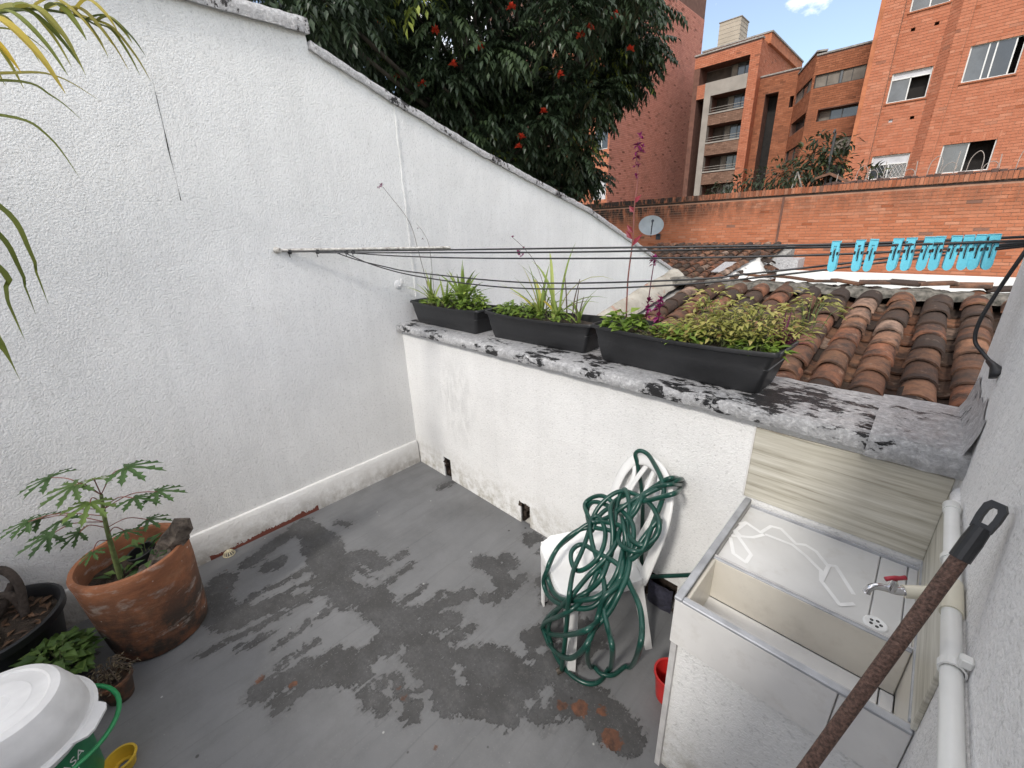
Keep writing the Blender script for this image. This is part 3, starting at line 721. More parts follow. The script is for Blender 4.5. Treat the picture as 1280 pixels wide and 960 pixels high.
# boundary wall
YB = 13.0; ZB = 2.68
bw = empty('brick_wall', (-1,YB,-3.2), 'long orange brick boundary wall with soldier course top and hanging dish', 'wall')
g = MB(); g.box(-10, 7, YB, YB+.24, -3.2, ZB-.17); g.box(-10, 7, YB-.02, YB+.26, ZB-.165, ZB-.02); g.build('wall_core', M['mortar'], bw)
frb = lambda u, v, d: (u, YB-d, v)
frb2 = lambda u, v, d: (u, YB-.03-d, v)
bs = lay(None, frb, -10, 7, .2, ZB-.21, .25, .0745, j=.011, pr=.012, rng=random.Random(2))
m, t, b = newmat('brick_boundary'); b.inputs['Roughness'].default_value = .88; b.inputs['Specular IOR Level'].default_value = .2
ge = node(t, 'ShaderNodeNewGeometry'); pos = ge.outputs['Position']
c = ramp(t, attr(t, 'bc'), [(0,(.36,.115,.055)),(.12,(.46,.162,.083)),(.6,(.52,.198,.108)),(.92,(.57,.262,.162)),(1,(.27,.14,.10))])
c = mix(t, .6, c, ramp(t, noi(t, 5, 6, .65, pos), [(.3, .75), (.7, 1.0)]), 'MULTIPLY')
sp = node(t, 'ShaderNodeSeparateXYZ'); t.links.new(pos, sp.inputs[0])
hz = mth(t, 'MULTIPLY', mth(t, 'SUBTRACT', sp.outputs[2], ZB-1.0), 1.6, True)     # black mould runs down from the coping
lf = mth(t, 'ADD', mth(t, 'MULTIPLY', mth(t, 'SUBTRACT', -1.0, sp.outputs[0]), .22, True), .42)
mp_ = node(t, 'ShaderNodeMapping'); mp_.inputs['Scale'].default_value = (5,1,1.6); t.links.new(pos, mp_.inputs['Vector'])
mo = ramp(t, noi(t, 1, 7, .7, mp_.outputs['Vector']), [(.36, 0.0), (.56, 1.0)])
c = mix(t, mth(t, 'MULTIPLY', mth(t, 'MULTIPLY', hz, lf), mo, True), c, (.045,.035,.03))
t.links.new(c, b.inputs['Base Color']); bump(t, b, noi(t, 45, 4, .55, pos), .006, .6)
M['brick_boundary'] = m
cx = Vector((.9, YB, 1.5)); bs.sort(key=lambda q: (((q[0]+q[1])/2-1.3)/2.6)**2+(((q[2]+q[3])/2-1.7)/.75)**2)
near, far = bs[:280], bs[280:]
cache = {}
for (p, q, a, b_, c_, d) in near:
    k = (round(q-p,2), round(c_*9))
    if k not in cache:
        mb = MB(); L_ = q-p; brick(mb, lambda u, v, dd: (u, -dd, v), -L_/2, L_/2, -(b_-a)/2, (b_-a)/2, k[1]/9, .012); cache[k] = mb.mesh('brick', M['brick_boundary'])
    link_mesh('brick', cache[k], bw, Vector(((p+q)/2, YB-d+.012, (a+b_)/2))-bw.location)
g = MB()
for q in far: brick(g, frb, *q)
g.build('brickwork', M['brick_boundary'], bw)['kind'] = 'stuff'
g = MB(); soldier(g, frb2, -10, 7, ZB-.155, ZB, .082, .02); g.build('soldier_course', M['brick_boundary'], bw)['kind'] = 'stuff'
g = MB(); g.box(-10, 7, YB-.004, YB+.01, ZB-.215, ZB-.163); g.build('shadow_joint', simple('joint_shade', (.05,.035,.03), .95, .4, 6), bw)  # dark strip: the shadow gap under the soldier course, painted as colour
g = MB(); g.box(-.60,-.545,YB-.035,YB,.2,ZB-.21); g.build('wall_joint', M['mortar_dark'], bw)
g = MB()
for i in range(50): g.bbox(.35+i*.13, .35+i*.13+.12, YB+.02, YB+.30, ZB-.02, ZB+.055+.02*math.sin(i*1.7), .01)
g.build('capping_tiles', simple('dark_cap', (.09,.055,.045), .95, .4, 8), bw)['kind'] = 'stuff'
wire = simple('wire', (.42,.36,.32), .5, .2, 9, metal=.3)
random.seed(21)
for i, x in enumerate([.55,.95,1.15,1.5,1.62,1.85,2.1,2.3,2.55,2.75,2.95,3.2,3.45,3.7]):
    g = MB(); h = rnd(.22,.5)
    if i % 3 == 0: g.tube([(x,YB+.12,ZB+.02),(x+rnd(-.03,.03),YB+.12,ZB+h)], .009, 5)
    else: g.tube(spline([(x,YB+.12,ZB+.02),(x+.02,YB+.12,ZB+h*.7),(x+.13,YB+.12,ZB+h),(x+.22,YB+.12,ZB+h*.7),(x+.22+rnd(-.04,.04),YB+.12,ZB+.03)],4), .007, 4)
    g.build('wire_spike', wire, bw)

# satellite dish on the boundary wall
ds = empty('satellite_dish', (-4.3,12.98,1.2), 'grey oval satellite dish fixed to the orange brick wall', 'satellite dish')
ctr = Vector((-4.33,12.55,1.83)); nrm = Vector((.50,-.80,.32)).normalized(); rq = nrm.to_track_quat('Z','Y').to_matrix().to_4x4()
g = MB(); pf = [(.001,-.07)]+[(.40*i/8, -.07+.07*(i/8)**2) for i in range(1,9)]+[(.412,.006),(.40,-.010)]+[(.38*i/8, -.085+.07*(i/8)**2) for i in range(8,-1,-1)]
g.lathe([(max(r,.001),z) for r, z in pf], ctr, 36, rq @ Matrix.Diagonal((1,.82,1,1))); g.build('reflector', simple('dish_grey', (.36,.40,.42), .5, .15, 3), ds, True, 50)
g = MB(); lo = ctr+rq.to_3x3() @ Vector((0,-.33,0)); fo = ctr+nrm*.42+Vector((0,0,-.02)); 
dk = simple('dish_arm', (.03,.035,.05), .5, .2, 9)
g.tube([ctr+Vector((0,.03,-.36)), ctr+nrm*.25+Vector((0,0,-.22)), ctr+nrm*.40+Vector((0,0,-.03))], .018, 6); g.build('feed_arm', dk, ds)
g = MB(); g.tube([ctr+nrm*.34+Vector((0,0,.0)), ctr+nrm*.46+Vector((0,0,.0))], [.03,.045], 8); g.build('feed_horn', dk, ds)
g = MB(); g.tube([ctr-nrm*.08, ctr+Vector((.05,.25,-.2)), (-4.25,12.985,1.45)], .022, 6); g.bbox(-4.33,-4.17,12.955,12.985,1.35,1.55); g.build('wall_mount', dk, ds)
# ------------------------------------------------------------ buildings
def frame_y(Y): return lambda u, v, d: (u, Y-d, v)
def window(par, fr, u0, u1, v0, v1, dep=.10, bars=(.5,), transom=None, panes=None, fm='frame_white', fw=.035, name='window'):
    g = MB()
    def bar(a, b_, c_, d_): 
        P = [fr(a,c_,-dep),fr(b_,c_,-dep),fr(b_,d_,-dep),fr(a,d_,-dep),fr(a,c_,-dep+.05),fr(b_,c_,-dep+.05),fr(b_,d_,-dep+.05),fr(a,d_,-dep+.05)]
        g.add(P, [(4,5,6,7),(0,1,5,4),(1,2,6,5),(2,3,7,6),(3,0,4,7)])
    bar(u0,u0+fw,v0,v1); bar(u1-fw,u1,v0,v1); bar(u0+fw,u1-fw,v0,v0+fw); bar(u0+fw,u1-fw,v1-fw,v1)
    top = v1-fw if transom is None else v0+(v1-v0)*transom
    for f in bars: x = u0+(u1-u0)*f; bar(x-fw*.5,x+fw*.5,v0+fw,top if transom else v1-fw)
    if transom: bar(u0+fw,u1-fw,top-fw*.5,top+fw*.5)
    o = g.build(name, M[fm], par)
    xs = [u0]+[u0+(u1-u0)*f for f in bars]+[u1]
    for i, (a, b_) in enumerate(zip(xs, xs[1:])):
        k = (panes[i] if panes else 'glass')
        if k is None: continue
        g = MB(); dd = -dep+.012+.008*i
        g.add([fr(a+.01,v0+.01,dd),fr(b_-.01,v0+.01,dd),fr(b_-.01,top,dd),fr(a+.01,top,dd)], [(0,1,2,3)]); g.build('pane', M[k], o)
    if transom:
        g = MB(); g.add([fr(u0+.01,top,-dep+.012),fr(u1-.01,top,-dep+.012),fr(u1-.01,v1-.01,-dep+.012),fr(u0+.01,v1-.01,-dep+.012)], [(0,1,2,3)]); g.build('pane', M['frosted'], o)
    return o
M['frosted'] = simple('frosted', (.50,.50,.52), .4, .12, 3)
M['brick_orange_side'] = simple('brick_side', (.42,.15,.07), .9, .25, 3)
M['brick_red_side'] = simple('brick_red_side', (.20,.075,.055), .9, .25, 3)
BL, BH = .27, .092

# --- tall orange block on the right
b1 = empty('apartment_block', (3,24,-3.2), 'tall bright orange brick block with white framed windows and vent holes', 'building')
HA = [(.34,1.35,8.45,9.5),(.29,1.37,5.74,6.70),(.28,1.37,3.18,4.00),(.50,.62,7.86,7.98),(1.10,1.22,7.86,7.98),(.50,.62,5.10,5.22),(1.09,1.21,5.10,5.22)]
HB = [(2.19,3.41,5.93,6.97),(2.21,3.49,3.18,4.14),(2.19,3.41,8.75,9.8),(4.9,6.1,5.93,6.97),(4.9,6.1,3.18,4.14)]
fA, fW, fB, fC = frame_y(20.95), frame_y(21.12), frame_y(20.80), frame_y(20.86)
g = MB()
cells(g, fA, -.36, .20, -3.2, 17, []); cells(g, fW, .20, 1.42, -3.2, 17, HA, 0, .32); cells(g, fB, 1.71, 2.02, -3.2, 17, []); cells(g, fC, 2.02, 9, -3.2, 17, HB, 0, .3)
fS = lambda u, v, d: (1.42+.29*u-.7*d, 21.12-.32*u-.7*d, v)
cells(g, fS, 0, 1, -3.2, 17, [])
g.add([(.20,20.95,-3.2),(.20,21.12,-3.2),(.20,21.12,17),(.20,20.95,17)], [(0,1,2,3)]); g.add([(2.02,20.80,-3.2),(2.02,20.86,-3.2),(2.02,20.86,17),(2.02,20.80,17)], [(0,1,2,3)])
g.build('wall', M['mortar'], b1)
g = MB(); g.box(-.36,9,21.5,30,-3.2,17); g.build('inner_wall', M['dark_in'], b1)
g = MB(); g.box(-.50,-.36,20.95,30,-3.2,17); g.build('side_wall', M['brick_orange_side'], b1)
g = MB(); rg = random.Random(31)
lay(g, fA, -.36, .20, 1.8, 10.2, BL, BH, rng=rg); lay(g, fW, .21, 1.42, 1.8, 10.2, BL, BH, HA, rng=rg); lay(g, fB, 1.71, 2.02, 1.8, 10.2, BL, BH, rng=rg); lay(g, fC, 2.03, 6.5, 1.8, 10.2, BL, BH, HB, rng=rg)
lay(g, lambda u, v, d: fS(u/.43, v, d), 0, .43, 1.8, 10.2, BL, BH, rng=rg)
g.build('brickwork', M['brick_orange'], b1)['kind'] = 'stuff'
g = MB(); soldier(g, fW, .26, 1.40, 4.02, 4.20, .075, .016); soldier(g, fC, 2.15, 3.55, 4.16, 4.34, .075, .016); g.build('lintel_bricks', M['brick_orange'], b1)['kind'] = 'stuff'
g = MB()
for h, f in ((HA[0],fW),(HA[1],fW),(HA[2],fW),(HB[0],fC),(HB[1],fC)):
    P = [f(h[0]-.04,h[2]-.05,0),f(h[1]+.04,h[2]-.05,0),f(h[1]+.04,h[2],0),f(h[0]-.04,h[2],0),f(h[0]-.04,h[2]-.05,.06),f(h[1]+.04,h[2]-.05,.06),f(h[1]+.04,h[2],.045),f(h[0]-.04,h[2],.045)]
    g2 = MB(); g2.add(P, [(4,5,6,7),(0,1,5,4),(1,2,6,5),(2,3,7,6),(3,0,4,7)]); g2.build('window_sill', M['brick_brown'], b1)
window(b1, fW, *HA[0], panes=['glass_grey','glass']); window(b1, fW, *HA[1], transom=.76, panes=['glass_grey',None]); window(b1, fW, *HA[2], transom=.62, panes=['glass','glass'])
window(b1, fC, *HB[0], bars=(.36,.5,.84), panes=['glass_grey','glass','glass',None]); window(b1, fC, *HB[1], bars=(.5,), panes=['glass_grey',None]); window(b1, fC, *HB[2], panes=['glass','glass_grey'])
window(b1, fC, *HB[3]); window(b1, fC, *HB[4])
g = MB(); h = HA[5]; g.add([fW(h[0],h[2],-.05),fW(h[1],h[2],-.05),fW(h[1],h[3],-.05),fW(h[0],h[3],-.05)], [(0,1,2,3)]); g.build('vent_cover', M['frosted'], b1)
g = MB()                                          # diamond grille in the lowest window
for k in range(-1,6):
    for sg in (-1,1):
        a = HA[2][0]+.55+k*.11; g.tube([(a,21.14,3.20),(a+sg*.28,21.14,3.66)], .005, 4)
g2 = MB()
for k in range(len(g.v)): pass
g.build('window_grille', M['frame_white'], b1)

# --- block with deep balconies
b2 = empty('apartment_block', (-8.4,31,-3.2), 'orange brick block with stacked deep balconies and beige rooftop tower', 'building')
Y2 = 28.63; f2 = frame_y(Y2)
OPN = [(-10.05,-7.22,9.83,10.71),(-9.23,-7.22,8.17,9.09),(-9.23,-7.22,6.57,7.51),(-9.23,-7.22,4.91,5.83),(-9.23,-7.22,3.2,4.14),(-10.1,-9.62,-3,9.05)]
g = MB(); cells(g, f2, -10.4, -6.72, -3.2, 11.36, OPN, 0, 1.1); g.build('wall', M['mortar_dark'], b2)
g = MB(); fx2 = lambda u, v, d: (-6.72+d, u, v); cells(g, fx2, Y2, 36, -3.2, 11.36, []); g.build('side_wall', M['brick_orange_side'], b2)
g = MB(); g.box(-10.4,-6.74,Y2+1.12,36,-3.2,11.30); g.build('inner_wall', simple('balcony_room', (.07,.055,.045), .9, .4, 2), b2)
g = MB(); rg = random.Random(9)
lay(g, f2, -7.22, -6.72, 3, 11.3, BL, BH, rng=rg); lay(g, f2, -10.4, -7.22, 10.72, 11.3, BL, BH, rng=rg); lay(g, fx2, Y2, 34, 3, 11.3, BL, BH, rng=rg); lay(g, f2, -10.1, -9.62, 9.06, 9.82, BL, BH, rng=rg)
g.build('brickwork', M['brick_orange'], b2)['kind'] = 'stuff'
g = MB()
for (a, b_) in ((7.51,8.17),(5.83,6.57),(4.14,4.91)): lay(g, frame_y(Y2-.02), -9.23, -7.22, a, b_-.08, BL, BH, rng=rg)
g.build('balcony_brickwork', brickmat('brick_grey', [(0,(.15,.09,.065)),(.5,(.23,.14,.10)),(1,(.29,.18,.13))], dirt=.3), b2)['kind'] = 'stuff'
for (a, b_) in ((8.09,8.17),(6.49,6.57),(4.83,4.91)):
    g = MB(); g.box(-9.26,-7.2,Y2-.07,Y2+.2,a,b_); g.build('balcony_coping', M['concrete'], b2)
g = MB(); g.box(-9.60,-7.21,Y2-.05,Y2+.15,9.10,9.83); g.build('concrete_band', M['concrete'], b2)
g = MB(); g.box(-9.60,-9.22,Y2-.055,Y2+.3,-3.2,9.10); g.build('concrete_column', M['concrete'], b2)
g = MB(); g.box(-10.45,-6.66,Y2-.06,Y2+.3,11.36,11.44); g.build('parapet_cap', M['cement'], b2)
g = MB(); g.box(-10.4,-6.56,Y2+1.0,37,11.3,11.80); g.build('penthouse', M['brick_orange_side'], b2)
g = MB(); g.box(-10.45,-6.5,Y2+.95,37,11.80,11.88); g.build('penthouse_cap', M['cement'], b2)
g = MB(); g.box(-9.68,-8.45,Y2+1.3,Y2+2.6,11.88,13.15); 
g.build('rooftop_tower', M['beige_block'], b2)
g = MB()
for k in range(5): g.box(-9.69,-8.44,Y2+1.29,Y2+2.61,12.10+k*.22,12.108+k*.22)
g.box(-9.72,-8.41,Y2+1.26,Y2+2.64,13.15,13.19); g.build('tower_joint', M['cement'], b2)
for i, o_ in enumerate(OPN[:5]):
    fr_ = frame_y(Y2+.9); w0 = o_[0]+.05 if i else -10.0
    window(b2, fr_, -8.5, o_[1]-.02, o_[2]-.3, o_[3]-.02, dep=.02, bars=(.3,.62), panes=['curtain','glass_grey','glass'], fm='frame_dark')
    g = MB()
    if i: 
        for z in (o_[2]+.12,o_[2]+.26): g.tube([(-9.2,Y2+.05,z),(-7.24,Y2+.05,z)], .014, 5)
        g.build('balcony_rail', M['concrete'], b2)
# --- block with a stepped concave front
b3 = empty('apartment_block', (-3.5,29,-3.2), 'brown brick block with angled front, ribbon windows and recessed balconies', 'building')
Y3 = 26.07; f3 = frame_y(Y3); O3 = [(-3.24,-1.28,7.79,8.34),(-2.86,-1.27,6.33,6.82),(-1.92,-1.19,4.84,5.5),(-1.9,-1.2,3.2,4.30)]
ax = Vector((-4.76+3.31, 29.27-Y3, 0)); AL = ax.length; axn = ax.normalized(); anr = Vector((axn.y, -axn.x, 0)); anr = anr if anr.y < 0 else -anr
fa = lambda u, v, d: tuple(Vector((-3.31,Y3,v))+axn*u+anr*d)
OA = [(.15,AL-.2,7.79,8.34),(.15,AL-.3,6.25,6.9),(.2,AL-.2,4.8,5.5)]
Y4 = 29.27; f4 = frame_y(Y4); O4 = [(-6.30,-5.62,-3,8.68),(-5.0,-4.80,7.79,8.34)]
g = MB(); cells(g, f3, -3.31, -.9, -3.2, 9.13, O3, 0, .5); cells(g, fa, 0, AL, -3.2, 9.30, OA, 0, .4); cells(g, f4, -6.7, -4.76, -3.2, 9.58, O4, 0, .8); g.build('wall', M['mortar_dark'], b3)
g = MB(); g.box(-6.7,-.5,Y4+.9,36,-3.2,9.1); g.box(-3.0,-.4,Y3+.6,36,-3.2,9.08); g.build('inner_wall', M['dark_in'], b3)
g = MB(); rg = random.Random(12)
lay(g, f3, -3.31, -.9, 3, 9.1, BL, BH, O3, rng=rg); lay(g, fa, 0, AL, 3, 9.25, BL, BH, OA, rng=rg); lay(g, f4, -6.7, -4.76, 3, 9.5, BL, BH, O4, rng=rg)
g.build('brickwork', M['brick_brown'], b3)['kind'] = 'stuff'
g = MB(); g.box(-3.33,-.4,Y3-.05,36,9.13,9.20); g.build('parapet_cap', M['cement'], b3)
g = MB(); p0 = Vector((-3.31,Y3,0)); P = [p0+anr*.05, p0+axn*AL+anr*.05, p0+axn*AL-anr*.4, p0-anr*.4]
g.add([(q.x,q.y,9.30) for q in P]+[(q.x,q.y,9.37) for q in P], [(0,1,5,4),(1,2,6,5),(2,3,7,6),(3,0,4,7),(4,5,6,7)]); g.build('parapet_cap', M['cement'], b3)
g = MB(); g.box(-6.75,-4.7,Y4-.05,36,9.58,9.65); g.build('parapet_cap', M['cement'], b3)
window(b3, f3, *O3[0], dep=.12, bars=(.25,.5,.56,.75), panes=['curtain','curtain','glass','curtain','curtain'], fm='frame_dark'); window(b3, f3, *O3[1], dep=.4, bars=(.3,.6), panes=['curtain','glass','glass'], fm='frame_dark')
window(b3, f3, *O3[2], dep=.12, bars=(.6,), panes=['curtain','curtain'], fm='frame_dark'); window(b3, f3, *O3[3], dep=.12, fm='frame_dark'); window(b3, fa, *OA[0], dep=.1, bars=(.3,.6), panes=['curtain','glass','curtain'], fm='frame_dark')
window(b3, fa, *OA[1], dep=.3, fm='frame_dark'); window(b3, fa, *OA[2], dep=.1, fm='frame_dark')
# --- dark red block behind the tree
b4 = empty('apartment_block', (-15,26,-3.2), 'dark red brick block with a blank side, rising behind the flowering tree', 'building')
Y5 = 22.23; f5 = frame_y(Y5); O5 = [(-13.28,-12.36,6.12,7.28),(-13.29,-12.37,3.37,4.55),(-13.28,-12.36,8.9,10.1),(-16.5,-15.5,6.12,7.28)]
fx5 = lambda u, v, d: (-12.27+d, u, v)
g = MB(); cells(g, f5, -22, -12.27, -3.2, 19, O5, 0, .2); cells(g, fx5, Y5, 33.7, -3.2, 19, []); g.add([(-22,33.7,-3.2),(-12.27,33.7,-3.2),(-12.27,33.7,19),(-22,33.7,19)], [(3,2,1,0)]); g.build('wall', M['mortar_dark'], b4)
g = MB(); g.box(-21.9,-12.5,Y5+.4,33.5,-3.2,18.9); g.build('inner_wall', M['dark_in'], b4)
g = MB(); rg = random.Random(77); lay(g, fx5, Y5, 33.7, 2.2, 15, .30, .10, rng=rg, pr=.015, j=.014); g.build('side_brickwork', M['brick_red'], b4)['kind'] = 'stuff'
g = MB(); lay(g, f5, -16.5, -12.27, 2.2, 13, .30, .10, O5, rng=rg); g.build('brickwork', M['brick_orange'], b4)['kind'] = 'stuff'
window(b4, f5, *O5[0], panes=['glass','glass']); window(b4, f5, *O5[1], transom=.5, bars=(.5,), panes=['frosted','frosted']); window(b4, f5, *O5[2]); window(b4, f5, *O5[3])

# ------------------------------------------------------------ trees
M['bark'] = simple('bark', (.045,.036,.028), .95, .4, 10, bmp=1, bscale=25)
M['tulip_leaf'] = leafmat('tulip_leaf', [(0,(.018,.030,.017)),(.5,(.036,.058,.028)),(.86,(.064,.094,.038)),(.93,(.17,.22,.04)),(1,(.27,.31,.06))], .18, .38)
M['shrub_leaf'] = leafmat('shrub_leaf', [(0,(.022,.032,.018)),(.6,(.045,.062,.028)),(1,(.12,.13,.04))], .22)
M['red_flower'] = leafmat('red_flower', [(0,(.42,.025,.012)),(1,(.62,.07,.03))], .2)
def pinnate(mb, p, d, L, col_, rng, pairs=5):
    """compound leaf that droops from p"""
    q = p.copy(); dd = d.normalized()
    for i in range(pairs+1):
        dd = (dd+Vector((0,0,-.26))).normalized(); q = q+dd*L/(pairs+1)
        sv = dd.cross(Vector((0,0,1))); sv = sv.normalized() if sv.length > 1e-3 else Vector((1,0,0))
        ll = L*.40*(1-.3*abs(i/pairs-.5))
        for sg in ((-1,1) if i < pairs else (0,)):
            ld = (sv*sg*.85+dd*.55+Vector((0,0,-.45))).normalized() if sg else dd
            mb.leaf(q, ld, Vector((rng.uniform(-.3,.3),rng.uniform(-.3,.3),1)), ll, ll*.42, min(1,max(0,col_+rng.uniform(-.12,.12))), .15, .25)
tr = empty('flowering_tree', (-4.6,5.6,-3.2), 'big dark green tulip tree with red blossoms behind the sloping wall', 'tree')
rng = random.Random(17)
CC = Vector((-4.6,5.4,5.8))
g = MB(); tips = []
g.tube(spline([(-4.6,5.6,-3.2),(-4.5,5.55,-.5),(-4.65,5.5,1.8),(-4.4,5.5,3.6)],5), [.30-.006*i for i in range(16)], 9)
CL = []
cdir = Vector((2.891,-1.678,1.9))
for i in range(460):
    while True:
        q = Vector((rng.uniform(-1,1),rng.uniform(-1,1),rng.uniform(-1,1)))
        if .25 < q.length < 1: break
    q = q.normalized()*(q.length**.62)
    p = CC+Vector((q.x*3.55,q.y*3.55,q.z*3.9)); CL.append(p)
# drooping lower lobes, as the crown shows above the wall
for (x, y, z, r) in ((-3.2,6.8,3.3,.35),(-3.25,6.8,2.85,.25),(-1.9,7.0,5.0,.45),(-2.3,7.0,4.6,.45),(-3.4,6.9,3.6,.4),(-2.7,6.9,4.5,.4),(-3.5,7.0,3.1,.4),(-2.1,6.6,5.5,.6),(-2.6,6.2,6.2,.6),(-3.1,6.9,4.2,.4),(-4,6.2,3.1,.6),(-4,5.2,3.4,.6),(-3.6,2.4,4.4,.7),(-4.2,3.0,5.2,.8),(-3.3,1.6,4.6,.6),(-3.4,3.0,4.0,.7),(-4.6,2.2,5.6,.9),(-3.0,1.0,4.3,.5),(-3.8,3.8,3.7,.7),(-4.4,4.6,3.4,.7),(-3.4,4.8,4.2,.8),(-3.6,5.6,4.6,.8),(-4.4,4.4,4.6,.8)):
    for k in range(8): CL.append(Vector((x+rng.uniform(-r,r),y+rng.uniform(-r,r)*.6,z+rng.uniform(-r,r)*.5)))
XM = [(2.2,-3.3),(2.7,-3.15),(3.3,-3.5),(3.8,-3.5),(4.1,-2.9),(4.4,-2.25),(4.85,-1.75),(6.0,-1.9),(9,-2.2)]
def outline(p):                                   # right-hand edge of the crown, in the plane y = 7
    s = (7+1.678)/(p.y+1.678) if p.y > -1 else 1; z = 1.9+(p.z-1.9)*s; x = 2.891+(p.x-2.891)*s
    for (za, xa), (zb, xb) in zip(XM, XM[1:]):
        if za <= z <= zb: return x < xa+(xb-xa)*(z-za)/(zb-za)
    return z > 9
CL = [p for p in CL if p.x < -.75 and outline(p)]
hub = Vector((-4.4,5.5,3.4))
for p in CL:
    if rng.random() < .16:
        m_ = hub.lerp(p,.5)+Vector((rng.uniform(-.3,.3),rng.uniform(-.3,.3),-.25)); g.tube(spline([hub+Vector((0,0,rng.uniform(-.8,.4))), m_, p],4), [.075-.0075*i for i in range(9)], 5)
g.build('trunk', M['bark'], tr, True)
g = MB()
for p in CL:
    base = rng.betavariate(2,2.4)*.80; bright = rng.random() < .06 and p.x > -4.2
    for k in range(24):
        a = rng.uniform(0,6.28); e = rng.uniform(-.5,.9)
        d = Vector((math.cos(a)*math.cos(e),math.sin(a)*math.cos(e),math.sin(e)))
        s0 = p+d*rng.uniform(.02,.40)
        pinnate(g, s0, d+Vector((0,0,.1)), rng.uniform(.28,.42), .95 if (bright and k < 14) else base, rng, 4)
g.build('crown', M['tulip_leaf'], tr)
for (x, y, z) in ((-4.16,1.82,4.67),(-3.24,2.32,4.00),(-1.76,3.22,4.58),(-2.47,2.76,4.04),(-2.93,2.54,3.87),(-2.17,3.78,3.23),(-2.26,3.81,3.11),(-1.32,4.13,4.37),(-1.10,5.10,4.36),(-1.25,4.24,4.47),(-2.53,2.55,4.39),(-1.57,3.99,3.94),(-2.14,2.97,4.20),(-1.08,4.63,4.65),(-3.24,2.09,4.56),(-1.84,3.94,3.53)):
    g = MB()
    for k in range(34):
        a = rng.uniform(0,6.28); e = rng.uniform(-.2,1.4); d = Vector((math.cos(a)*math.cos(e),math.sin(a)*math.cos(e),math.sin(e)))
        g.leaf(Vector((x,y,z)), d, Vector((0,0,1)), rng.uniform(.05,.085), .045, rng.random(), .3, .1)
    g.build('blossom', M['red_flower'], tr)
# shrubs and a small tree behind the boundary wall
def bushy(name, label, cat, base, lobes, nl, ls, group=None, seed=1, trunk_top=None):
    rg = random.Random(seed); root = empty(name, base, label, cat, group)
    g = MB(); tt = Vector(trunk_top or lobes[0][0]); bv = Vector(base)
    g.tube(spline([bv, bv.lerp(tt,.5)+Vector((.06,.04,0)), tt],4), [.07-.004*i for i in range(9)], 6)
    for (c_, r) in lobes: g.tube(spline([tt, tt.lerp(Vector(c_),.6)+Vector((0,0,-.05)), Vector(c_)],3), .018, 5)
    g.build('trunk', M['bark'], root, True)
    g = MB()
    for (c_, r) in lobes:
        c_ = Vector(c_)
        for k in range(int(nl*r*r*40)):
            a = rg.uniform(0,6.28); z = rg.uniform(-1,1); h = math.sqrt(1-z*z); d = Vector((h*math.cos(a),h*math.sin(a),z)); p = c_+d*r*rg.uniform(.35,1.05)
            g.leaf(p, (d+Vector((0,0,-.35+rg.uniform(-.3,.3)))), Vector((rg.uniform(-.5,.5),rg.uniform(-.5,.5),1)), ls*rg.uniform(.7,1.3), ls*.42, rg.betavariate(2,3), .2, .2)
    g.build('crown', M['shrub_leaf'], root); return root
bushy('small_tree', 'small leafy tree with long dark leaves behind the brick wall coping', 'tree', (-.6,15.5,-3.2), [((-.65,15.4,3.55),.5),((-.2,15.5,3.75),.45),((-.95,15.4,3.25),.4),((-.3,15.3,3.2),.5),((.15,15.4,3.35),.42),((-.55,15.6,4.15),.25),((.25,15.5,3.95),.25)], 12, .22, seed=3, trunk_top=(-.6,15.5,2.6))
bushy('hedge_shrub', 'low dark shrub spilling along the top of the brick wall', 'shrub', (-2.2,14.4,-3.2), [((-3.0,14.0,2.85),.22),((-2.6,14.0,2.95),.28),((-2.2,14.0,3.0),.30),((-1.8,14.0,3.08),.34),((-1.4,14.0,3.1),.36),((-1.05,14.0,3.15),.38),((-.7,14.0,3.1),.35)], 12, .17, seed=5, trunk_top=(-2.2,14.4,2.3))
bushy('hedge_shrub', 'low green shrub below the curtained window behind the brick wall', 'shrub', (.75,16,-3.2), [((.65,15.9,3.0),.35),((.95,15.9,3.0),.32),((.35,15.9,3.0),.3)], 9, .2, seed=6, trunk_top=(.7,16,2.2))
g = MB(); g.tube([(-.02,15.0,-3.2),(-.02,15.0,4.18)], .035, 8); g.tube([(-.02,15,4.18),(-.02,14.85,4.25),(-.02,14.75,4.15)], .025, 6)
tag(g.build('lamp_post', simple('post_dark', (.05,.05,.05), .6, .2, 5)), 'thin dark hooked post standing among the leaves of the small tree', 'post')
g = MB(); g.tube([(-.75,14.2,2.5),(-.62,14.2,3.18)], .02, 6); g.tube([(-.62,14.2,3.18),(-.35,14.2,2.5)], .022, 6); g.box(-.9,-.2,14.1,14.3,-3.2,2.5)
tag(g.build('sawhorse', M['concrete']), 'pale inverted V of two sticks poking above the brick wall', 'trestle')
sh = empty('garden_shed', (.25,15.2,-3.2), 'little brown tiled shed roof peeping over the brick wall', 'shed')
g = MB(); g.box(-.05,.6,14.9,15.5,-3.2,2.75); g.build('wall', M['brick_orange_side'], sh)
g = MB(); g.add([(-.25,14.7,3.02),(.1,14.7,3.12),(.9,14.7,2.66),(-.25,15.6,3.02),(.1,15.6,3.12),(.9,15.6,2.66),(-.25,14.7,2.95),(.1,14.7,3.05),(.9,14.7,2.60)], [(0,1,4,3),(1,2,5,4),(6,7,1,0),(7,8,2,1)]); g.build('roof', simple('shed_roof', (.16,.085,.055), .9, .3, 6), sh)
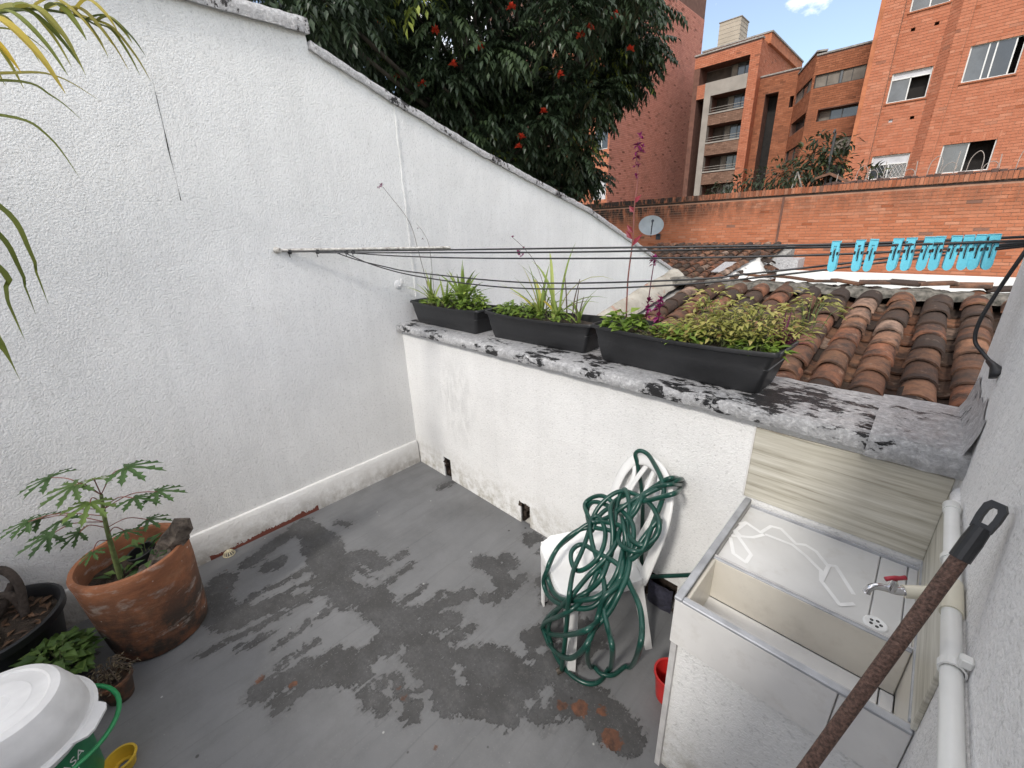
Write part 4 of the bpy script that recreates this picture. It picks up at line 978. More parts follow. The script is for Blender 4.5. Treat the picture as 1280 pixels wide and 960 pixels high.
# ------------------------------------------------------------ planters on the low wall
def rrect(L, W, r, n=6):
    P = []
    for (cx, cy, a0) in ((L/2-r,W/2-r,0),(-L/2+r,W/2-r,90),(-L/2+r,-W/2+r,180),(L/2-r,-W/2+r,270)):
        for k in range(n+1):
            a = R(a0+90*k/n); P.append((cx+r*math.cos(a), cy+r*math.sin(a)))
    out = []                                       # extra points along the long sides, so that they can bow
    for (a, b) in zip(P, P[1:]+P[:1]):
        out.append(a); d = math.hypot(b[0]-a[0], b[1]-a[1])
        if d > .12:
            for k in range(1,8): out.append((a[0]+(b[0]-a[0])*k/8, a[1]+(b[1]-a[1])*k/8))
    return out
def planter(cx, cy, L, W, H, rot, label, sag=.012):
    root = empty('planter_box', (cx,cy,1.246), label, 'planter')
    Mx = Matrix.Translation((cx,cy,1.246)) @ Matrix.Rotation(R(rot),4,'Z')
    g = MB(); prof = [(.86,.80,.0),(.872,.83,.10*H),(.925,.91,.58*H),(.918,.90,.60*H),(.955,.955,.90*H),(1,1,.905*H),(1.0,1.0,.965*H),(.99,.985,H),(.965,.935,H),(.955,.92,.93*H),(.90,.86,.55*H)]
    V = []; n = 0
    for (a, b, z) in prof:
        lp = rrect(L*a, W*b, .022); n = len(lp)
        for (x, y) in lp:
            k = max(0, 1-(2*x/L)**2); up = z/H
            V.append(Mx @ Vector((x, y+(-.018 if y < 0 else .012)*k*up, z-sag*k*up)))
    g.add(V, [(i*n+k, i*n+(k+1)%n, (i+1)*n+(k+1)%n, (i+1)*n+k) for i in range(len(prof)-1) for k in range(n)]+[tuple(range(n))[::-1]])
    g.build('box', M['black_plastic'], root, True, 40)
    g = MB(); V = []; lp = rrect(L*.92, W*.88, .022); c0 = Mx @ Vector((0,0,.80*H))
    V = [c0]+[Mx @ Vector((x, y, .80*H-.008+.006*noise.noise((x*20,y*20,cx)))) for (x, y) in lp]; n = len(lp)
    g.add(V, [(0, 1+k, 1+(k+1)%n) for k in range(n)]); g.build('soil', M['soil'], root)
    return Mx
pm1 = planter(.455,.175,.80,.23,.165,0,'shortest black planter box on the coping, beside the tall wall')
pm2 = planter(1.285,.225,.80,.25,.170,3,'middle black planter box with arching blades, between the two others')
pm3 = planter(2.135,.205,.86,.27,.185,-2,'longest black planter box with yellow green shrub, at the flaked coping end')
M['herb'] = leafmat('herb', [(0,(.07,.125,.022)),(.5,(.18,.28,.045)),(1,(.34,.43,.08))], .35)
M['blade'] = leafmat('blade', [(0,(.10,.16,.03)),(.5,(.24,.33,.07)),(.85,(.42,.48,.14)),(1,(.55,.44,.05))], .35)
M['shrub'] = leafmat('shrub', [(0,(.16,.18,.04)),(.45,(.38,.38,.10)),(.8,(.58,.52,.19)),(1,(.48,.30,.14))], .35)
M['purple'] = leafmat('purple', [(0,(.055,.012,.03)),(1,(.22,.03,.10))], .25)
M['magenta'] = leafmat('magenta', [(0,(.17,.012,.06)),(1,(.30,.03,.17))], .3)
M['red_leaf'] = leafmat('red_leaf', [(0,(.16,.02,.03)),(1,(.34,.05,.07))], .3)
M['stem_red'] = simple('stem_red', (.20,.07,.055), .6, .2, 20)
M['stem_green'] = simple('stem_green', (.12,.15,.06), .6, .3, 20)
M['stem_dry'] = simple('stem_dry', (.10,.075,.055), .9, .3, 20)
def herb(name, label, boxes, mat, L, W, seed, cat='plant', stems=True, upz=.6):
    """leafy clump: boxes of (x, y, z0, rx, ry, height, leaves)"""
    rg = random.Random(seed); b0 = boxes[0]; root = empty(name, (b0[0],b0[1],b0[2]), label, cat)
    g = MB(); s_ = MB()
    for (x, y, z, rx, ry, h, n) in boxes:
        for k in range(n):
            a = rg.uniform(0,6.28); q = math.sqrt(rg.random()); px, py = x+rx*q*math.cos(a), y+ry*q*math.sin(a)
            pz = z+h*(1-.55*q*q)*rg.uniform(.25,1.0)
            d = Vector((math.cos(a+rg.uniform(-.9,.9)),math.sin(a+rg.uniform(-.9,.9)),rg.uniform(-.25,upz)))
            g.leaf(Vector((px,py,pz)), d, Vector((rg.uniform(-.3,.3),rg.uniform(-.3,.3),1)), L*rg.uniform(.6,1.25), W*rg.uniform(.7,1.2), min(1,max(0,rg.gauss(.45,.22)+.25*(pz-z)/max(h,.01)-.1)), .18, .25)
            if stems and k % 6 == 0: s_.tube([(x+(px-x)*.5,y+(py-y)*.5,z-.03),((x+px)/2+(px-x)*.2,(y+py)/2,(z+pz)/2),(px,py,pz)], .0016, 4)
    g.build('leaves', mat, root)
    if stems: s_.build('stems', M['stem_green'], root)
    return root
def tuft(name, label, items, mat, seed, cat='plant'):
    """tuft of strap leaves: items of (x, y, z, n, len, width, bend)"""
    rg = random.Random(seed); b0 = items[0]; root = empty(name, b0[:3], label, cat)
    for (x, y, z, n, L, W, be) in items:
        g = MB()
        for k in range(n):
            a = rg.uniform(0,6.28); e = rg.uniform(.75,1.45)
            g.blade(Vector((x+rg.uniform(-.015,.015),y+rg.uniform(-.015,.015),z)), Vector((math.cos(a)*math.cos(e),math.sin(a)*math.cos(e)*.7,math.sin(e))), L*rg.uniform(.6,1.15), W*rg.uniform(.8,1.2), be*rg.uniform(.6,1.4), min(1,max(0,rg.gauss(.5,.25))), 7)
        g.build('blades', mat, root)
    return root
S1, S2, S3 = 1.385, 1.385, 1.40
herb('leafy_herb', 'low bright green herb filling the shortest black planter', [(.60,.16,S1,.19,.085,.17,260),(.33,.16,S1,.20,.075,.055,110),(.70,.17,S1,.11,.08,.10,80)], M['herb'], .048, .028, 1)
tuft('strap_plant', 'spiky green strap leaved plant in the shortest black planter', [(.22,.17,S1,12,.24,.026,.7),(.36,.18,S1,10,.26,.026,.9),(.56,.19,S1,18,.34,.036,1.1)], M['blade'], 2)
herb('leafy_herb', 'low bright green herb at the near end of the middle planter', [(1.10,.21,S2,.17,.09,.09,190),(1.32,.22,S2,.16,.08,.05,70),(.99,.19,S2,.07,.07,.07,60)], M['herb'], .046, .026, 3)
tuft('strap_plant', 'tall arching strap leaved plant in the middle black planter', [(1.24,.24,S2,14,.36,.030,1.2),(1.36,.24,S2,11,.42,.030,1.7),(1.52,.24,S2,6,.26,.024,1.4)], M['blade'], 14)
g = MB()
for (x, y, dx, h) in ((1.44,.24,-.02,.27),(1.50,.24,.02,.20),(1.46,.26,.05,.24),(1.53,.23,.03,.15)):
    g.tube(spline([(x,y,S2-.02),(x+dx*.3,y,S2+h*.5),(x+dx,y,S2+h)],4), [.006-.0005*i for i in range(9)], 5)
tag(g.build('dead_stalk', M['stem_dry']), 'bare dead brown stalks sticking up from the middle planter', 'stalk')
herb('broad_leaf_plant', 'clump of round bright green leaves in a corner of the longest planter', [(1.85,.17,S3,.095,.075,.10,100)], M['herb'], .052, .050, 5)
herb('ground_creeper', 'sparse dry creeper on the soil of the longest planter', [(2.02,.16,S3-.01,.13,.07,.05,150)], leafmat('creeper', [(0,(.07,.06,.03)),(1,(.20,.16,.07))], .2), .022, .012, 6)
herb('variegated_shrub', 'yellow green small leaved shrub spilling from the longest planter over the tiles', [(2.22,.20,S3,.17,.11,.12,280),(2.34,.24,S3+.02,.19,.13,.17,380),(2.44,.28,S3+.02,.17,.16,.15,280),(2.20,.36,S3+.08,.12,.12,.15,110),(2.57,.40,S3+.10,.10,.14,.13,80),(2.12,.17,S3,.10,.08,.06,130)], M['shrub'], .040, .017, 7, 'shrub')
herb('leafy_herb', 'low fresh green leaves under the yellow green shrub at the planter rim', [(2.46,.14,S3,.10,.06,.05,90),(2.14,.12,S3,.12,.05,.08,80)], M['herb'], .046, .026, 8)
tuft('purple_plant', 'dark purple strap leaved plant at the end of the longest planter', [(2.53,.22,S3,22,.15,.016,.9)], M['purple'], 9)
def flower_stem(name, label, pts, r, mat, heads, hm, seed, hs=.012, n=7):
    rg = random.Random(seed); root = empty(name, pts[-1], label, 'flower')
    g = MB(); P = spline(pts, 6); g.tube(P, [r*(.55+.45*i/len(P)) for i in range(len(P))], 5); g.build('stem', mat, root, True)
    for (x, y, z, s) in heads:
        g = MB()
        for k in range(n):
            a = rg.uniform(0,6.28); e = rg.uniform(-.6,1.3); d = Vector((math.cos(a)*math.cos(e),math.sin(a)*math.cos(e),math.sin(e)))
            g.leaf(Vector((x,y,z)), d, Vector((0,0,1)), hs*s, hs*s*.6, rg.random(), .3, .1)
        g.build('blossom', hm, root)
flower_stem('flower_stalk', 'thin wiry stalk with one purple bloom arching before the tall wall', [(.130,-.082,2.196),(.130,-.021,2.124),(.130,.060,2.027),(.130,.112,1.930),(.130,.141,1.790),(.16,.16,1.585),(.19,.17,1.39)], .0024, M['stem_dry'], [(.130,-.09,2.20,1.8),(.13,-.115,2.185,1.1)], M['magenta'], 1)
flower_stem('flower_stalk', 'short leafless seed stalk rising from the shortest black planter', [(.06,.2,1.96),(.146,.2,1.888),(.198,.2,1.787),(.20,.2,1.555),(.21,.19,1.39)], .002, M['stem_dry'], [(.075,.2,1.925,.8),(.12,.2,1.85,1)], M['purple'], 2)
flower_stem('flower_stalk', 'thin stalk with faded mauve flowers above the middle planter', [(1.035,.220,1.853),(1.131,.220,1.789),(1.224,.220,1.700),(1.283,.230,1.543),(1.29,.23,1.39)], .0022, M['stem_dry'], [(1.04,.22,1.85,1.2),(1.085,.22,1.76,2.2),(1.12,.22,1.745,1.8),(1.13,.22,1.79,.9)], M['magenta'], 3)
flower_stem('flower_stalk', 'tall reddish stalk with a spike of magenta flowers in the longest planter', [(1.843,.220,2.255),(1.833,.220,2.184),(1.845,.220,2.086),(1.837,.220,1.969),(1.840,.220,1.828),(1.827,.220,1.641),(1.832,.220,1.40)], .0042, M['stem_red'], [(1.843,.22,2.26,1.6),(1.836,.22,2.225,1.8),(1.848,.22,2.20,2.0),(1.83,.22,2.18,1.8),(1.835,.22,2.145,1.6),(1.86,.22,2.215,1.2),(1.835,.22,2.10,1.4)], M['magenta'], 4, .014, 9)
lf = bpy.data.objects['flower_stalk.003']
for (z, sx, L) in ((1.83,-1,.06),(1.80,1,.075),(1.86,-1,.05),(1.99,1,.045),(1.95,-1,.04)):
    g = MB(); g.leaf(Vector((1.838,.22,z)), Vector((sx*.6,-.2,.7)), Vector((0,-1,.2)), L, .024, rnd(.4,.8), .2, .2); g.build('leaf', M['red_leaf'], lf)
flower_stem('flower_stalk', 'short maroon stalk tipped by one dark pink bud, longest planter', [(1.957,.220,1.745),(1.951,.220,1.666),(1.942,.220,1.534),(1.935,.220,1.40)], .0034, M['purple'], [(1.957,.22,1.74,2.6),(1.955,.22,1.72,2.0),(1.945,.22,1.545,2.6),(1.94,.22,1.51,2.6),(1.94,.22,1.47,2.4)], M['magenta'], 5)
flower_stem('flower_stalk', 'maroon leafy stalk beside the round leaves, longest planter', [(2.04,.15,1.58),(2.035,.15,1.50),(2.03,.15,1.39)], .004, M['purple'], [(2.04,.15,1.57,2.4),(2.035,.15,1.53,3.0),(2.035,.15,1.49,3.0),(2.03,.15,1.45,2.8)], M['magenta'], 6)

# ------------------------------------------------------------ clotheslines, bracket and pegs
M['rust_white'] = simple('rust_white', (.42,.38,.33), .8, .5, 40, bmp=.5, bscale=80, c2=(.66,.64,.60))
lb = empty('line_bracket', (0,-.778,1.826), 'thin rusty white bar fixed to the tall wall holding the clotheslines', 'bracket')
g = MB(); g.tube([(.0,-.778,1.826),(.3,.314,1.784)], .010, 4); g.build('bar', M['rust_white'], lb)
g = MB(); g.tube([(.0,-.790,1.828),(.026,-.77,1.826)], [.020,.014], 8); g.build('wall_plug', M['rust_white'], lb)
for (x, y, z) in ((.017,-.722,1.815),(.060,-.57,1.808),(.105,-.40,1.797),(.116,-.36,1.795)):
    g = MB()
    for k in range(3): g.lathe([(.013,-.003),(.017,0),(.013,.003)], (x, y+k*.006, z), 8, Matrix.Rotation(R(90),4,'X'))
    g.tube([(x,y,z-.012),(x+.003,y+.002,z-.034)], .0025, 4); g.build('knot', M['cable'], lb, True)
LINES = [[(0.015,-0.725,1.814),(1.656,-0.322,1.818),(2.243,-0.177,1.819),(2.698,-0.066,1.822),(3.092,0.031,1.836)],
[(0.055,-0.572,1.800),(1.612,-0.273,1.800),(2.234,-0.154,1.807),(2.699,-0.065,1.815),(3.092,0.011,1.827)],
[(0.113,-0.352,1.785),(0.5,-.29,1.770),(0.962,-0.217,1.762),(1.484,-0.134,1.762),(2.181,-0.024,1.770),(2.648,0.050,1.784),(2.903,0.091,1.801),(3.092,0.121,1.819)],
[(0.085,-0.457,1.795),(0.28,-.415,1.750),(0.513,-0.364,1.713),(0.767,-0.308,1.683),(1.494,-0.149,1.650),(2.180,0.001,1.683),(2.422,0.054,1.714),(2.647,0.104,1.747),(2.854,0.149,1.781),(3.092,0.2,1.811)],
[(0.100,-0.401,1.788),(.35,-.345,1.715),(0.701,-0.268,1.656),(1.260,-0.144,1.615),(1.706,-0.045,1.622),(2.189,0.061,1.661),(2.554,0.142,1.714),(2.820,0.201,1.760),(3.092,0.261,1.803)]]
LL = ['highest taut black clothesline with the blue pegs on it','second taut black clothesline just under the pegged one','third black clothesline, slightly slack, below the taut pair','sagging black clothesline dipping in front of the planters','lowest sagging black clothesline, dipping furthest above the planters']
for pts, lab in zip(LINES, LL):
    g = MB(); g.tube(spline(pts, 8), .0036, 6); tag(g.build('clothesline', M['cable'], None, True), lab, 'clothesline', 'clotheslines')
M['peg_blue'] = simple('peg_blue', (.15,.58,.72), .38, .12, 30)
g = MB(); g.box(-.0125,.0125,-.0075,-.003,.024,.038); g.box(-.0125,-.0045,-.0078,-.003,-.020,.024); g.box(.0045,.0125,-.0078,-.003,-.020,.024); g.box(-.0125,.0125,-.0082,-.003,-.034,-.020)
V = [(.0125*math.cos(a),-.0084,-.034+.0125*math.sin(a)) for a in [math.pi+math.pi*k/8 for k in range(9)]]; V2 = [(x,-.0032,z) for x, y, z in V]
g.add(V+V2, [tuple(range(9)), tuple(range(17,8,-1))]+[(k,k+9,k+10,k+1) for k in range(8)])
for x in (-.0125,.0115): g.box(x,x+.001,-.0095,-.0075,-.034,.038)
g.box(-.0125,.0125,-.0095,-.0075,.037,.038)
g.box(-.0045,.0045,-.0046,-.0030,-.020,.024)
PEGH = g.mesh('prong', M['peg_blue'])
g = MB(); g.tube([(-.0135,0,.004),(.0135,0,.004)], .0042, 8); g.tube([(-.003,-.0095,-.008),(-.001,-.0098,.014),(.002,-.0095,.018)], .0011, 4); PEGS = g.mesh('spring', M['chrome'], True)
g = MB(); g.box(-.0016,.0016,-.0062,-.0044,-.018,.018); g.box(-.0125,-.0075,-.0102,-.0080,.000,.008); g.box(.0075,.0125,-.0102,-.0080,.000,.008); PEGD = g.mesh('spring_slot', M['dark_in'])
random.seed(4)
def on_line(x):
    a, b = Vector((2.698,-.066,1.822)), Vector((3.092,.031,1.836)); t_ = (x-a.x)/(b.x-a.x); return a.lerp(b, t_)
PX = (2.672,2.727,2.754,2.806,2.834,2.867,2.890,2.919,2.944,2.966,2.989)
PL = ['blue clothes peg hanging alone, apart from all the other pegs']+['blue clothes peg of the pair between the lone peg and the long row']*2+['blue clothes peg within the long row on the highest clothesline']*7+['last blue clothes peg of the long row, next to the side wall']
for x, lab in zip(PX, PL):
    p = on_line(x); root = empty('clothes_peg', (p.x,p.y,p.z-.030), lab, 'clothes peg', 'blue clothes pegs')
    root.rotation_euler = (rnd(-.06,.06), rnd(-.04,.04), R(-2)+rnd(-.22,.22))
    root.scale = (.80, 1, 1.06)
    link_mesh('prong', PEGH, root); o = link_mesh('prong', PEGH, root, (0,0,0), (0,0,math.pi)); link_mesh('spring', PEGS, root); link_mesh('spring_slot', PEGD, root)
wh = empty('wall_hook', (0,.02,1.53), 'small round white hook disc on the tall wall above the coping', 'hook')
g = MB(); rx = Matrix.Rotation(R(90),4,'Y'); g.lathe([(.001,.010),(.026,.009),(.034,.004),(.034,0)], (0,.02,1.53), 20, rx); g.build('disc', M['old_white_plastic'], wh, True, 40)
g = MB(); g.tube(spline([(.012,.02,1.52),(.035,.02,1.525),(.045,.02,1.55),(.04,.025,1.58)],4), .005, 6); g.build('hook', M['old_white_plastic'], wh, True)
bc_ = empty('power_cable', (3.085,.045,1.48), 'black cable drooping into a rubber boot on the side wall', 'cable')
g = MB(); g.tube(spline([(3.078,.20,1.835),(3.062,.15,1.79),(3.041,.15,1.691),(3.026,.15,1.597),(3.030,.145,1.537),(3.055,.12,1.505),(3.072,.08,1.49),(3.083,.05,1.482)],6), .0052, 8); g.build('cord', M['cable'], bc_, True)
g = MB(); g.tube([(3.066,.088,1.494),(3.078,.06,1.486),(3.0865,.045,1.474),(3.091,.04,1.466)], [.007,.010,.018,.022], 10); g.build('boot', M['cable'], bc_, True)

# ------------------------------------------------------------ laundry tub, splash tiles, pipe and tap
def tilesurf(name, c, rough=.3):
    m, t, b = newmat(name); b.inputs['Roughness'].default_value = rough
    cc = ramp(t, noi(t, 5, 6, .6), [(.3, tuple(x*.86 for x in c)), (.7, c)])
    cc = mix(t, ramp(t, noi(t, 11, 6, .7), [(.55, 0.0), (.8, .45)]), cc, (.40,.36,.30)); t.links.new(cc, b.inputs['Base Color']); bump(t, b, noi(t, 25, 3), .0015, .4); return m
M['tile_white'] = tilesurf('tile_white', (.74,.73,.71)); M['tile_cream'] = tilesurf('tile_cream', (.68,.64,.56)); M['tile_bright'] = tilesurf('tile_bright', (.82,.81,.79)); M['tile_slab'] = tilesurf('tile_slab', (.68,.675,.66), .4)
M['grout'] = simple('grout', (.24,.24,.24), .9, .25, 20)
def woodtile(name, axis):
    m, t, b = newmat(name); b.inputs['Roughness'].default_value = .38
    sc_ = (2.5,2.5,60)
    n1_ = noi(t, 1, 8, .65, mapped(t, sc_), .25); n2_ = noi(t, 1, 4, .5, mapped(t, (1.2,1.2,16)))
    c = ramp(t, n1_, [(.30, (.27,.245,.195)), (.46, (.50,.475,.40)), (.66, (.66,.64,.57))])
    c = mix(t, .4, c, ramp(t, n2_, [(.3, (.60,.58,.52)), (.7, (1,1,1))]), 'MULTIPLY'); t.links.new(c, b.inputs['Base Color']); return m
M['wood_tile'] = woodtile('wood_tile', 0)
bsx = empty('splashback', (2.82,-.004,.84), 'grey beige wood grain splash tiles around the laundry tub', 'tiles')
for (a, b_) in ((2.542,3.081),): 
    g = MB(); g.bbox(a, b_, -.009, .001, .838, 1.148, .002); g.build('tile', M['wood_tile'], bsx)
g = MB(); g.bbox(3.080, 3.0905, -.672, -.010, .838, 1.105, .002); g.build('tile', M['wood_tile'], bsx)
g = MB(); g.bbox(2.536, 2.542, -.010, .001, .838, 1.150, .001); g.build('edge_trim', M['tile_white'], bsx)
tb = empty('laundry_tub', (2.82,-.33,0), 'white tiled concrete laundry tub with washboard slab and narrow trough', 'sink')
X0, X1, YF = 2.55, 3.088, -.668
g = MB(); g.box(X0+.004, X0+.022, YF+.004, -.001, 0, .826); g.box(X0+.022, X1, YF+.012, YF+.026, .645, .822); g.box(X0+.022, X1, -.398, -.010, .74, .788); g.box(X0+.022, X1, -.405, -.398, .62, .82)
g.box(X0+.022, X1, YF+.026, -.405, .62, .640); g.box(X0+.022,X1,-.010,-.001,.60,.80); g.build('core', simple('tub_core', (.52,.51,.50), .85, .2, 12), tb)
g = MB(); g.box(X0+.012, X1, YF+.020, -.03, 0, .64); g.build('lower_apron', M['low_white'], tb)
for (a, b_) in ((X0,2.955),(2.958,X1)):
    g = MB(); g.bbox(a, b_, YF, YF+.011, .640, .816, .002); g.build('front_tile', M['tile_white'], tb)
for (a, b_, c_, d_) in ((X0+.024,2.982,-.392,-.012),(2.985,3.052,-.392,-.012),(3.055,3.078,-.392,-.012)):
    g = MB(); g.bbox(a, b_, c_, d_, .788, .800, .002); g.build('slab_tile', M['tile_slab'], tb)
for (a, b_) in ((X0+.024,3.028),(3.031,3.076)):
    g = MB(); g.bbox(a, b_, -.415, -.4055, .648, .812, .002); g.build('trough_tile', M['tile_cream'], tb)
for (a, b_) in ((X0+.024,3.045),(3.048,3.078)):
    g = MB(); g.bbox(a, b_, YF+.028, -.416, .640, .649, .002); g.build('trough_tile', M['tile_bright'], tb)
g = MB(); g.bbox(X0+.0225, X0+.032, YF+.028, -.416, .650, .812, .002); g.build('trough_tile', M['tile_cream'], tb)
g = MB(); g.bbox(3.0785, X1, YF+.028, -.012, .66, .822, .002); g.build('trough_tile', M['tile_cream'], tb)
def trim(*q):
    g = MB(); g.bbox(*q, .0025); g.build('rim_trim', M['alu_trim'], tb)
trim(X0-.002, X0+.022, YF-.002, -.002, .816, .830); trim(X0+.0225, X1, YF-.003, YF+.018, .817, .829); trim(X0+.0225, 3.077, -.4155, -.396, .8125, .8175); trim(X0+.0245, X1, -.016, -.0095, .7985, .812); trim(3.0775, X1-.001, YF+.0245, -.0145, .823, .838)
HX = [[(2.575,-0.153),(2.592,-0.128),(2.650,-0.152),(2.668,-0.089),(2.699,-0.080),(2.759,-0.134),(2.786,-0.118),(2.818,-0.130),(2.859,-0.180),(2.881,-0.167),(2.939,-0.265)],[(2.578,-0.240),(2.638,-0.199),(2.661,-0.160)],[(2.593,-0.133),(2.577,-0.211),(2.659,-0.298),(2.657,-0.347),(2.612,-0.332),(2.578,-0.258)],[(2.668,-0.154),(2.751,-0.150),(2.798,-0.180),(2.849,-0.225),(2.858,-0.273),(2.916,-0.343),(2.945,-0.312)],[(2.578,-0.205),(2.600,-0.222)],[(2.863,-0.183),(2.859,-0.265)]]
mw = simple('worn_print', (.80,.80,.79), .4, .08, 20)
for k, pl in enumerate(HX):
    g = MB()
    for i_, (a, b_) in enumerate(zip(pl, pl[1:])):
        a, b_ = Vector((*a,.8004+.00012*(i_ % 3))), Vector((*b_,.8004+.00012*(i_ % 3))); d = (b_-a).normalized(); s_ = d.cross(Vector((0,0,1)))*.0060; e = d*.003
        z = Vector((0,0,.0005*k)); g.add([a-e-s_+z,b_+e-s_+z,b_+e+s_+z,a-e+s_+z], [(0,1,2,3)])
    g.build('hexagon_print', mw, tb)
dr = MB(); dr.lathe([(.001,.002),(.022,.003),(.025,.004),(.028,.002),(.029,0)], (3.000,-.352,.8002), 24); dro = dr.build('drain', M['white_plastic'], tb, True, 30)
g = MB()
for a in range(5):
    an = a*1.257; g.lathe([(.001,.0005),(.0042,.0005),(.0045,0)], (3.000+.012*math.cos(an),-.352+.012*math.sin(an),.8032), 8)
g.build('drain_hole', M['dark_in'], dro)
wp = empty('water_pipe', (3.07,-.8,1.155), 'white plastic water pipe clamped along the side wall', 'pipe')
g = MB(); g.tube([(3.070,-.20,1.158),(3.070,-.560,1.155)], .0150, 16); g.tube([(3.070,-.640,1.152),(3.069,-2.2,1.142)], .0150, 16); g.build('pipe_run', M['pvc'], wp, True, 60)
g = MB(); g.tube([(3.070,-.196,1.158),(3.070,-.202,1.158),(3.070,-.235,1.158)], [.014,.0178,.0178], 16); g.build('end_cap', M['pvc'], wp, True, 60)
g = MB(); g.tube([(3.070,-.553,1.155),(3.070,-.648,1.152)], .0182, 16); g.tube([(3.060,-.602,1.152),(3.034,-.609,1.150)], .0172, 16); g.build('tee', M['cream_pvc'], wp, True, 60)
g = MB(); g.tube([(3.036,-.6085,1.150),(3.000,-.628,1.143)], .0135, 14); g.build('nipple', M['cream_pvc'], wp, True, 60)
for y in (-.46,-.80,-1.25):
    g = MB(); V = []
    for k in range(11):
        a = R(-60+300*k/10); 
        for yy in (y-.008,y+.008):
            for rr in (.0158,.0192): V.append((3.070-rr*math.cos(a), yy, 1.154+rr*math.sin(a)))
    g.add(V, [(k*4+a, k*4+b_, k*4+4+b_, k*4+4+a) for k in range(10) for a, b_ in ((0,1),(1,3),(3,2),(2,0))])
    g.bbox(3.072, 3.0895, y-.009, y+.009, 1.170, 1.190, .003); g.build('clamp', M['pvc'], wp)
tp = empty('water_tap', (2.99,-.635,1.14), 'chrome garden tap with small red handle over the laundry tub', 'tap')
g = MB(); g.tube(spline([(3.004,-.626,1.144),(2.992,-.633,1.142),(2.978,-.640,1.143),(2.966,-.648,1.146),(2.955,-.656,1.147),(2.947,-.662,1.142),(2.944,-.665,1.130)],4), [.0085]*8+[.0075]*8+[.0068]*6+[.0072,.0078,.0085], 12); g.build('spout', M['chrome'], tp, True, 50)
g = MB(); g.tube([(3.006,-.6245,1.1445),(2.999,-.629,1.143)], .0125, 6); g.build('hex_nut', M['chrome'], tp)
g = MB(); g.tube([(2.980,-.639,1.144),(2.981,-.639,1.160),(2.981,-.639,1.170)], [.0095,.008,.0045], 10); g.build('valve_stem', M['chrome'], tp, True, 50)
M['red_paint'] = simple('red_paint', (.36,.025,.04), .4, .2, 40)
g = MB(); g.tube([(2.966,-.652,1.172),(2.974,-.645,1.175),(2.981,-.639,1.175),(2.988,-.633,1.175),(2.996,-.626,1.177)], [.0048,.0042,.0052,.0042,.0048], 8); g.build('handle', M['red_paint'], tp, True)

# ------------------------------------------------------------ broom leaning on the side wall
M['rust_pole'] = simple('rust_pole', (.055,.030,.022), .7, .4, 160, bmp=.5, bscale=200, c2=(.20,.115,.085))
br = empty('broom', (2.74,-1.33,0), 'broom with speckled rusty handle and black hanging loop, leaning on side wall', 'broom')
T = Vector((3.068,-.648,1.412)); Bp = Vector((2.936,-.911,.86)); d = (Bp-T).normalized(); Fl = T+d*(T.z-.06)/(-d.z)
g = MB(); g.tube([T+d*.085, Fl], .0128, 16); g.build('handle', M['rust_pole'], br, True, 60)
s_ = d.cross(Vector((0,0,1))).normalized(); nn = s_.cross(d)
g = MB(); g.tube([T+d*.078, T+d*.118], [.0150,.0150], 14); g.tube([T+d*.050, T+d*.082], [.0135,.0150], 14, flat=1)
out = [(.0135,.055),(.0155,.03),(.0150,.008),(.009,-.002),(-.009,-.002),(-.0150,.008),(-.0155,.03),(-.0135,.055)]
inn = [(.0060,.042),(.0070,.03),(.0065,.016),(.004,.010),(-.004,.010),(-.0065,.016),(-.0070,.03),(-.0060,.042)]
V = [T+s_*x+d*y+nn*h for h in (.006,-.006) for lp in (out, inn) for (x, y) in lp]; n = 8
F = [(k, (k+1)%8, 8+(k+1)%8, 8+k) for k in range(8)]+[(16+(k+1)%8, 16+k, 24+k, 24+(k+1)%8) for k in range(8)]+[(k, 16+k, 16+(k+1)%8, (k+1)%8) for k in range(8)]+[(8+k, 8+(k+1)%8, 24+(k+1)%8, 24+k) for k in range(8)]
g.add(V, F); g.build('hanging_loop', M['black_plastic'], br)
g = MB(); g.bbox(Fl.x-.16,Fl.x+.16,Fl.y-.03,Fl.y+.03,.075,.115,.008); g.build('head', M['black_plastic'], br)
g = MB()
for i in range(26):
    for j in range(4): g.tube([(Fl.x-.15+i*.012,Fl.y-.024+j*.016,.076),(Fl.x-.16+i*.0128,Fl.y-.03+j*.02,.002)], .0035, 3)
g.build('bristles', M['stem_dry'], br)['kind'] = 'stuff'

# ------------------------------------------------------------ chair and hose
ch = empty('plastic_chair', (2.03,-.35,0), 'white moulded plastic chair heaped with green hose by the low wall', 'chair')
CM = Matrix.Translation((2.03,-.35,0)) @ Matrix.Rotation(R(-31.9),4,'Z')
W_ = lambda x, y, z: CM @ Vector((x,y,z))
g = MB(); lp0 = [(x+.015, y) for x, y in rrect(.385,.41,.07)]; n = len(lp0); V = []
for (s, z) in ((.30,.424),(.75,.426),(.93,.434),(.985,.436),(1,.428),(1,.398),(.975,.398),(.965,.418),(.6,.414)):
    for (x, y) in lp0: V.append(W_(x*s, y*s, z+(.010*((x/.21)**2) if s > .7 else 0)-(.012 if y < -.15 else 0)))
g.add(V, [(i*n+k, i*n+(k+1)%n, (i+1)*n+(k+1)%n, (i+1)*n+k) for i in range(8) for k in range(n)]+[tuple(range(n))])
g.build('seat', M['white_plastic'], ch, True, 45)
